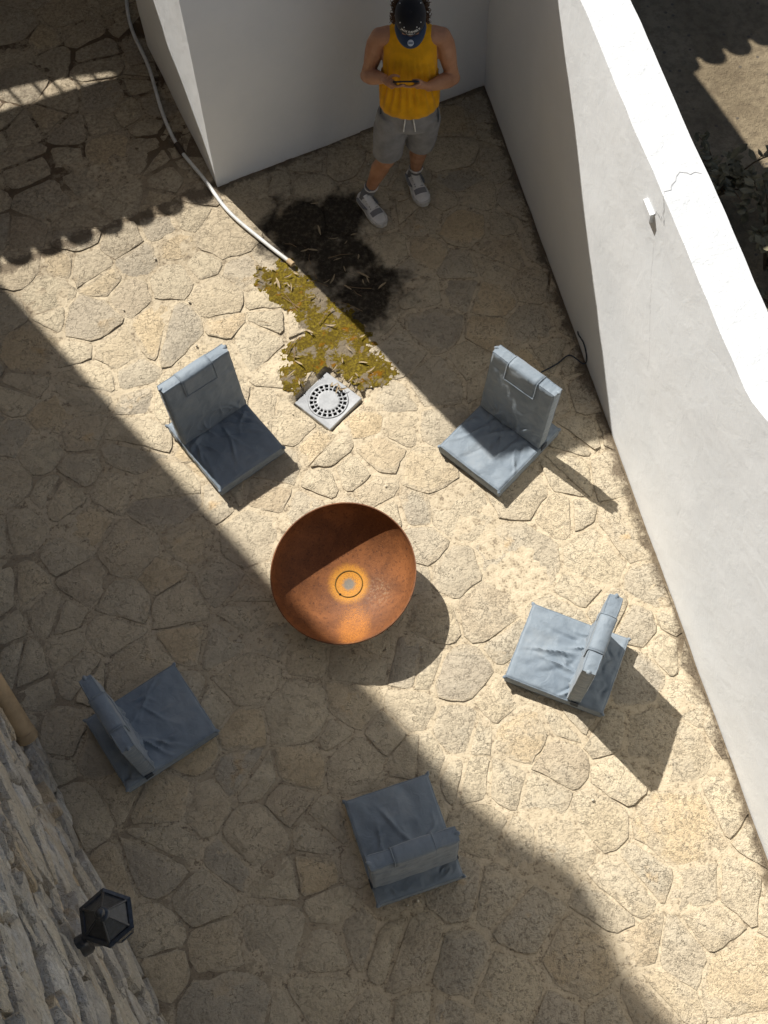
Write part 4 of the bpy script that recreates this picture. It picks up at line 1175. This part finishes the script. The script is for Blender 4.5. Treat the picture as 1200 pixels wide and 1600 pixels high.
def body():
    mb = MB()
    # trunk
    mb.loft([ell_ring(Vector(c), a, b) for c, a, b in (((.005, 5.605, .82), .13, .10), ((.005, 5.605, .90), .140, .102), ((.005, 5.612, .99), .138, .098), ((.005, 5.615, 1.07), .140, .100), ((.01, 5.635, 1.20), .152, .110), ((.012, 5.648, 1.31), .165, .115), ((.016, 5.658, 1.39), .150, .098), ((.017, 5.66, 1.45), .095, .07), ((.017, 5.655, 1.48), .06, .055))])
    for s_ in ('r', 'l'):
        sg = -1 if s_ == 'r' else 1
        sh, el, wr = J[s_ + 'sh'], J[s_ + 'el'], J[s_ + 'wr']
        limb(mb, [J['uch'] + Vector((sg * .06, 0, .02)), lerp(J['uch'], sh, .75) + Vector((0, 0, .018)), sh + Vector((sg * -.005, 0, .0))], [.055, .056, .054])
        bi = lerp(sh, el, .38) + Vector((sg * .006, -.006, 0))
        limb(mb, [sh, lerp(sh, el, .18) + Vector((sg * .008, 0, 0)), bi, lerp(sh, el, .72), el], [.054, .056, .054, .044, .040])
        limb(mb, [el, lerp(el, wr, .25), lerp(el, wr, .55), lerp(el, wr, .85), wr], [.043, .049, .043, .032, .028])
        hp1, kn, an = J[s_ + 'hip'], J[s_ + 'kn'], J[s_ + 'ank']
        limb(mb, [lerp(hp1, kn, .08), lerp(hp1, kn, .3), lerp(hp1, kn, .7), kn], [.070, .082, .066, .056])
        cf = Vector((0, .022, 0))
        limb(mb, [kn, lerp(kn, an, .15) + cf * .5, lerp(kn, an, .35) + cf, lerp(kn, an, .65) + cf * .5, an], [.055, .053, .058, .043, .034])
        mb.ellipsoid(kn + Vector((0, -.022, .0)), (.042, .04, .05))
    # neck and head
    limb(mb, [J['nck'] + Vector((0, .01, -.02)), hpnt(0, -.015, -.07)], [.060, .056])
    mb.ellipsoid(hpnt(0, -.008, .015), (.077, .098, .10), HM)
    mb.ellipsoid(hpnt(0, .025, -.055), (.062, .066, .065), HM)
    mb.ellipsoid(hpnt(0, .070, -.098), (.028, .022, .022), HM)                    # chin
    mb.tube([hpnt(0, .088, .012), hpnt(0, .107, -.022), hpnt(0, .100, -.034)], [.009, .014, .012], 8)   # nose
    mb.ellipsoid(hpnt(0, .084, -.064), (.024, .010, .010), HM)                    # lips
    mb.tube([hpnt(-.045, .080, .025), hpnt(0, .092, .022), hpnt(.045, .080, .025)], [.010, .011, .010], 8)  # brow
    for sg in (-1, 1): mb.ellipsoid(hpnt(sg * .079, -.01, -.02), (.010, .022, .033), HM)
    # hands
    def finger(pts, r0):
        pts = [Vector(p) for p in pts]; mb.tube(catmull(pts, 3), [r0 * (1 - .28 * i / (3 * (len(pts) - 1))) for i in range(3 * (len(pts) - 1) + 1)], 8)
        mb.ellipsoid(pts[-1], (r0 * .72,) * 3, None, 8, 6); mb.ellipsoid(pts[0], (r0,) * 3, None, 8, 6)
    PH = Vector((-.012, 5.432, 1.308)); pu = Vector((0, -.70, .714)); pn = Vector((0, .714, .70))     # phone centre, its short axis (up-front) and screen normal
    # right hand (left in the picture): palm behind the phone's left end
    kr = [PH + Vector((-.080, 0, 0)) + pu * a - pn * .012 for a in (-.034, -.012, .010, .030)]
    palm = [J['rwr'], lerp(J['rwr'], (kr[1] + kr[2]) / 2, .5), (kr[1] + kr[2]) / 2]
    mb.tube(palm, [.027, .036, .034], 12, flat=.62, upv=pn); mb.ellipsoid(palm[-1], (.020, .024, .032))
    for i, k_ in enumerate(kr):
        L = (.050, .062, .066, .058)[i]
        finger([k_ + Vector((-.006, 0, 0)), k_ + Vector((L * .45, 0, 0)) - pn * .013, k_ + Vector((L * .85, 0, 0)) - pn * .009, k_ + Vector((L * 1.12, 0, 0)) - pn * .002], .0088)
    th = lerp(J['rwr'], kr[3], .45) + pu * .012 + pn * .012
    finger([th, th + Vector((.022, -.004, .026)), th + Vector((.045, -.012, .040)), th + Vector((.066, -.016, .034))], .0105)
    # left hand (right in the picture): fingers wrap under the phone's right end, pointing left
    kl = [PH + Vector((.066, 0, 0)) + pu * a - pn * .014 for a in (-.040, -.019, .002, .022)]
    palm = [J['lwr'], lerp(J['lwr'], (kl[1] + kl[2]) / 2, .5), (kl[1] + kl[2]) / 2]
    mb.tube(palm, [.027, .037, .035], 12, flat=.62, upv=pn); mb.ellipsoid(palm[-1], (.020, .024, .034))
    for i, k_ in enumerate(kl):
        L = (.058, .070, .074, .066)[i]
        finger([k_ + Vector((.008, 0, 0)), k_ + Vector((-L * .4, 0, 0)) - pn * .012, k_ + Vector((-L * .8, 0, -.003)) - pn * .012, k_ + Vector((-L * 1.15, 0, -.004)) - pn * .006], .0088)
    th = lerp(J['lwr'], kl[3], .5) + pu * .014 + pn * .010
    finger([th, th + Vector((-.016, -.004, .024)), th + Vector((-.036, -.006, .034)), th + Vector((-.058, .002, .026))], .0105)
    me = remeshed(mb, .0045, 5, 'body', PB0)
    link('body', me, M['skin'], PERSON, smooth=180)
    return PH, pu, pn
PH, PU, PN = body()
for sg in (-1, 1):
    mb = MB(); mb.ellipsoid(hpnt(sg * .032, .083, .0), (.012, .010, .010), HM, 10, 8); build('eye', mb, M['eye'], PERSON, 180, PB0)

def tank_top():
    mb = MB()
    lv = [((.006, 5.602, .950), .152, .114), ((.006, 5.598, .966), .178, .138), ((.006, 5.598, 1.00), .182, .144), ((.006, 5.604, 1.05), .177, .138), ((.008, 5.614, 1.11), .168, .127), ((.01, 5.63, 1.18), .168, .126), ((.012, 5.643, 1.28), .170, .130), ((.014, 5.652, 1.35), .166, .126), ((.016, 5.658, 1.41), .158, .112), ((.017, 5.66, 1.455), .146, .092), ((.017, 5.66, 1.484), .122, .072), ((.017, 5.66, 1.496), .09, .06)]
    mb.loft([ell_ring(Vector(c), a, b, 40) for c, a, b in lv])
    me = remeshed(mb, .008, 4, 'tank_top', PB0)
    for v in me.vertices:
        p = v.co + PB0; a = math.atan2(p.y - 5.63, p.x - .01)
        c = Vector((p.x - .01, p.y - 5.63, 0)); 
        if c.length < .02: continue
        low = max(0, min(1, (1.42 - p.z) / .3))
        low *= max(.2, min(1, (p.z - .96) / .14)); k = .0085 * math.sin(a * 21 + 3.5 * p.z + 2 * nz(p.x * 6, p.z * 5, 2)) * low + .010 * nz(p.x * 14, p.z * 5, 8) * low + .009 * nz(p.x * 9, p.z * 11 + p.y * 5, 4) * max(0, min(1, (1.10 - p.z) / .15))
        v.co += c.normalized() * k
        # deep armholes
        if p.z > 1.17: 
            lim = .152
            d = abs(p.x - .012)
            if d > lim: v.co.x -= (d - lim) * (1 if p.x > .012 else -1)
    link('tank_top', me, M['yellow'], PERSON, smooth=180)
tank_top()

def shorts():
    mb = MB()
    mb.loft([ell_ring(Vector(c), a, b, 28) for c, a, b in (((.005, 5.606, .80), .150, .115), ((.005, 5.604, .86), .168, .128), ((.005, 5.606, .93), .166, .124), ((.005, 5.61, .985), .167, .124), ((.005, 5.612, 1.08), .160, .118))])
    for s_ in ('r', 'l'):
        h_, k_ = J[s_ + 'hip'], J[s_ + 'kn']; sg = -1 if s_ == 'r' else 1
        pts = [h_ + Vector((sg * .0, 0, .0)), lerp(h_, k_, .3) + Vector((sg * .004, 0, 0)), lerp(h_, k_, .6) + Vector((sg * .004, 0, 0)), lerp(h_, k_, .86)]
        mb.tube(pts, [.100, .104, .100, .094], 28)
    me = remeshed(mb, .007, 4, 'shorts', PB0)
    for v in me.vertices:
        p = v.co + PB0
        v.co += v.normal * (.006 * nz(p.x * 16, p.z * 9, p.y * 7) + .004 * math.sin(p.z * 60 + 9 * nz(p.x * 6, p.z * 3, 3)) * max(0, 1 - abs(p.z - .80) / .06))
    o = link('shorts', me, M['grey_sweat'], PERSON, smooth=180)
    for sg in (-1, 1):
        mb = MB(); x0 = .005 + sg * .022; pts = catmull([(x0, 5.486, .985), (x0 + sg * .004, 5.474, .94), (x0 + sg * .010, 5.470, .895), (x0 + sg * .013, 5.472, .855)], 4)
        mb.tube(pts, .0042, 6); build('drawstring', mb, M['thread'], o, 60, PB0)
        mb = MB(); xx = .005 + sg * .168; mb.tube([(xx, 5.585, .945), (xx + sg * .006, 5.562, .88), (xx + sg * .004, 5.555, .84)], [.003, .006, .003], 6); build('pocket_opening', mb, M['seam'], o, 60, PB0)
shorts()

def shoe(ank, heel, toe, kn):
    kn = Vector(kn)
    ank, heel, toe = Vector(ank), Vector(heel), Vector(toe)
    f = (toe - heel); f.z = 0; L = f.length; f.normalize(); r = Vector((f.y, -f.x, 0))
    def P(a, b, c): return heel + f * (a * L) + r * b + Vector((0, 0, c))
    st = [(0.0, .028, .03), (.06, .042, .035), (.2, .045, .035), (.4, .046, .035), (.6, .055, .034), (.78, .056, .032), (.92, .043, .028), (1.0, .020, .022)]
    sole = MB()
    def ringpts(z, k): 
        lft = [P(a, -w * k, z) for a, w, _ in st]; rgt = [P(a, w * k, z) for a, w, _ in reversed(st)]
        return lft + rgt
    sole.loft([ringpts(.012, .95), ringpts(.020, 1.04), ringpts(.036, 1.05), ringpts(.044, .98)])
    up_ = MB(); n = 14
    sec = [(.01, .028, .075, .01), (.07, .040, .095, .0), (.2, .043, .100, .0), (.34, .043, .102, 0), (.46, .045, .092, 0), (.6, .050, .076, 0), (.75, .051, .062, 0), (.9, .040, .050, 0), (.985, .018, .036, 0)]
    rings = []
    for a, w, h, _ in sec:
        rings.append([P(a, w * math.cos(t), .034 + (h - .034) * max(0, math.sin(t)) ** .7 if math.sin(t) >= 0 else .030) for t in [2 * math.pi * k / n for k in range(n)]])
    up_.loft(rings)
    o = build('shoe', up_, M['shoe'], PERSON, 60, PB0)
    build('sole', sole, M['sole'], o, 40, PB0)
    # tongue and laces, toe cap and side panels
    mb = MB(); mb.tube([P(.26, 0, .118), P(.42, 0, .100), P(.58, 0, .080)], [.024, .026, .020], 8, flat=.4); build('tongue', mb, M['shoe'], o, 60, PB0)
    for sg in (-1, 1):
        mb = MB(); mb.tube([P(.10, sg * .043, .066), P(.26, sg * .046, .060), P(.42, sg * .048, .066), P(.52, sg * .044, .074)], [.006, .011, .010, .004], 6); build('side_panel', mb, M['shoe_dark'], o, 60, PB0)
    for k in range(5):
        a = .31 + .065 * k; z = .120 - .0085 * k; s_ = 1 if k % 2 else -1
        mb = MB(); mb.tube([P(a - .012 * s_, -.027, z - .010), P(a, 0, z), P(a + .012 * s_, .027, z - .010)], .0042, 5); build('lace', mb, M['shoe_mid'], o, 60, PB0)
    mb = MB(); rings = []
    for a, w, h in ((.62, .0515, .0765), (.68, .052, .071), (.745, .0522, .0640)):
        rings.append([P(a, w * math.cos(t), .035 + (h - .034) * math.sin(t) ** .7) for t in [math.pi * (.22 + .56 * k / 10) for k in range(11)]])
    v = [p for g_ in rings for p in g_]; mb.add(v, [(i * 11 + k, i * 11 + k + 1, (i + 1) * 11 + k + 1, (i + 1) * 11 + k) for i in range(2) for k in range(10)]); build('toe_panel', mb, M['shoe_dark'], o, 60, PB0)
    mb = MB(); mb.tube([P(.20, 0, .06), lerp(P(.19, 0, .09), ank, .6), lerp(ank, kn, .06), lerp(ank, kn, .14), lerp(ank, kn, .19)], [.042, .041, .041, .042, .046], 16); s = build('sock', mb, M['sock'], PERSON, 60, PB0)
    mb = MB(); c_ = lerp(ank, kn, .165); mb.lathe([(.040, -.004), (.0465, -.004), (.0470, .006), (.040, .006)], 20, c_, closed=True); build('sock_stripe', mb, M['thread'], s, 60, PB0)
shoe(J['rank'], (-.322, 5.668, 0), (-.165, 5.425, 0), J['rkn'])
shoe(J['lank'], (.008, 5.858, 0), (.104, 5.586, 0), J['lkn'])

def cap():
    cc = hpnt(0, -.008, .018)
    mb = MB(); rx, rf, ru = .086, .108, .110; n, m = 28, 9
    rings = []
    for j in range(m):
        th = (math.pi / 2) * j / m
        rings.append([cc + HX * (rx * math.cos(th) ** .75 * math.cos(2 * math.pi * k / n)) + HF * (rf * math.cos(th) ** .75 * math.sin(2 * math.pi * k / n)) + HU * (ru * math.sin(th)) for k in range(n)])
    mb.loft(rings, True)
    crown = build('cap', mb, M['cap_black'], PERSON, 60, PB0)
    mb = MB(); mb.ellipsoid(cc + HU * (ru - .004), (.008, .008, .005)); build('button', mb, M['cap_black'], crown, 60, PB0)
    for a in (R(35), R(145), R(60), R(120), R(215), R(325)):
        q = cc + HX * (rx * .80 * math.cos(a)) + HF * (rf * .80 * math.sin(a)) + HU * (ru * .70)
        mb = MB(); mb.ellipsoid(q, (.0035, .0035, .0035), None, 8, 6); build('eyelet', mb, M['thread'], crown, 60, PB0)
    # brim: curved visor reaching out over the face
    v = []; na = 15; nr = 6
    for i in range(na):
        a = math.pi * (.08 + .84 * i / (na - 1))
        for k in range(nr):
            s_ = k / (nr - 1); x = math.cos(a) * (rx * .99 + .006 * s_); f0 = math.sin(a) * rf * .98; ext = .066 * math.sin(a) ** .55
            f = f0 + ext * s_
            v.append(cc + HX * x + HF * f + HU * (.004 - .020 * s_ * s_ - 2.6 * x * x * (.35 + .65 * s_)))
    mb = MB(); mb.add(v, [(i * nr + k, (i + 1) * nr + k, (i + 1) * nr + k + 1, i * nr + k + 1) for i in range(na - 1) for k in range(nr - 1)])
    br = build('brim', mb, M['brim_navy'], crown, 60, PB0); sd = br.modifiers.new('t', 'SOLIDIFY'); sd.thickness = .005; sd.offset = -1
    # round sticker on the brim
    sc = cc + HF * (rf + .036) + HU * .004
    nb = (HU + HF * .28).normalized(); fb = (HF - nb * HF.dot(nb)).normalized()
    mb = MB(); mb.prism([(0, 0)] * 0 or [(.0175 * math.cos(2 * math.pi * k / 20), .0175 * math.sin(2 * math.pi * k / 20)) for k in range(20)], 0, .0015)
    mb.v = [tuple(sc + HX * p[0] + fb * p[1] + nb * p[2]) for p in mb.v]; stk = build('sticker', mb, M['silver'], br, None, PB0)
    mb = MB(); mb.box((0, 0, 0), (.024, .006, .001)); mb.v = [tuple(sc + HX * p[0] + fb * p[1] + nb * (p[2] + .0022)) for p in mb.v]; build('sticker_band', mb, M['navy_print'], stk, None, PB0)
    # embroidered lettering, arched across the front of the crown
    def on_crown(x, y, lift=.0015):
        a = math.pi / 2 - x / (rx * .98); th = y / ru
        return cc + HX * (rx * math.cos(th) ** .75 * math.cos(a)) + HF * (rf * math.cos(th) ** .75 * math.sin(a)) + HU * (ru * math.sin(th)) + (HX * math.cos(a) + HF * math.sin(a) + HU * th).normalized() * lift
    cu = bpy.data.curves.new('lettering', 'FONT'); cu.body = "JACK DANIEL'S"; cu.size = .022; cu.align_x = 'CENTER'; cu.resolution_u = 2; cu.space_character = 1.05; cu.offset = .0006
    to = bpy.data.objects.new('tmp_text', cu); COL.objects.link(to)
    me = bpy.data.meshes.new_from_object(to.evaluated_get(bpy.context.evaluated_depsgraph_get())); bpy.data.objects.remove(to)
    xs = [v_.co.x for v_ in me.vertices]; wid = max(xs) - min(xs); k_ = .120 / wid
    bm = bmesh.new(); bm.from_mesh(me); bmesh.ops.subdivide_edges(bm, edges=[e for e in bm.edges if e.calc_length() > .004], cuts=2); bm.to_mesh(me); bm.free()
    for v_ in me.vertices:
        x, y = v_.co.x * k_, v_.co.y * 1.15
        v_.co = on_crown(x, .054 + y - 2.2 * x * x, .0022) - PB0
    link('lettering', me, M['thread'], crown)
    for rr, y0 in ((.016, .042),):
        mb = MB(); mb.tube([on_crown(rr * 1.5 * math.cos(a), y0 + .008 * math.sin(a), .002) for a in [R(170) + R(200) * k / 14 for k in range(15)]], .0009, 5); build('emblem_line', mb, M['thread'], crown, None, PB0)
        mb = MB(); mb.tube([on_crown(.010 * math.cos(a) + .004 * math.sin(3 * a), y0 + .004 * math.sin(a), .002) for a in [2 * math.pi * k / 20 for k in range(21)]], .0008, 5); build('emblem_line', mb, M['thread'], crown, None, PB0)
cap()
def hair():
    rnd = random.Random(9); mb = MB()
    for k in range(190):
        sg = rnd.choice((-1, 1)); a = rnd.uniform(-2.6, .45)
        p = hpnt(sg * .078 * math.cos(a * .5), .09 * math.sin(a) * .9 - .01, rnd.uniform(-.045, .03))
        out = Vector((sg * rnd.uniform(.4, 1), rnd.uniform(-.2, .8), rnd.uniform(-.6, .3))).normalized()
        pts = []; L = rnd.uniform(.02, .045); rr = rnd.uniform(.005, .010); ph = rnd.uniform(0, 6)
        u_ = out.orthogonal().normalized(); w_ = out.cross(u_)
        for i in range(9):
            t_ = i / 8; pts.append(p + out * L * t_ + u_ * rr * math.cos(ph + t_ * 8) + w_ * rr * math.sin(ph + t_ * 8))
        mb.tube(pts, [.0042 * (1 - .6 * i / 8) for i in range(9)], 5)
    build('hair', mb, M['hair'], PERSON, 60, PB0)['kind'] = 'stuff'
hair()
# the phone in the hands is a thing of its own
def phone():
    t = thing('phone', 'dark phone held sideways in both hands of the standing person', 'phone', tuple(PH))
    Mx = Matrix((Vector((1, 0, 0)), PU, PN)).transposed()
    def slab(w, h, d, z, r=.008):
        mb = MB(); pts = []
        for cx, cy, a0 in ((w / 2 - r, h / 2 - r, 0), (-w / 2 + r, h / 2 - r, 90), (-w / 2 + r, -h / 2 + r, 180), (w / 2 - r, -h / 2 + r, 270)):
            for k in range(4): pts.append((cx + r * math.cos(R(a0 + 30 * k)), cy + r * math.sin(R(a0 + 30 * k))))
        mb.prism(pts, z - d / 2, z + d / 2); mb.v = [tuple(Mx @ Vector(v)) for v in mb.v]; return mb
    build('case', slab(.150, .074, .008, 0), M['phone'], t, 40); build('screen', slab(.144, .068, .0008, .0046, .006), M['phone'], t, 40)
    mb = slab(.026, .030, .002, -.005, .005); q = Mx @ Vector((.052, .016, 0)); mb.v = [tuple(Vector(v) + q) for v in mb.v]; build('camera_bump', mb, M['phone'], t, 40)
phone()
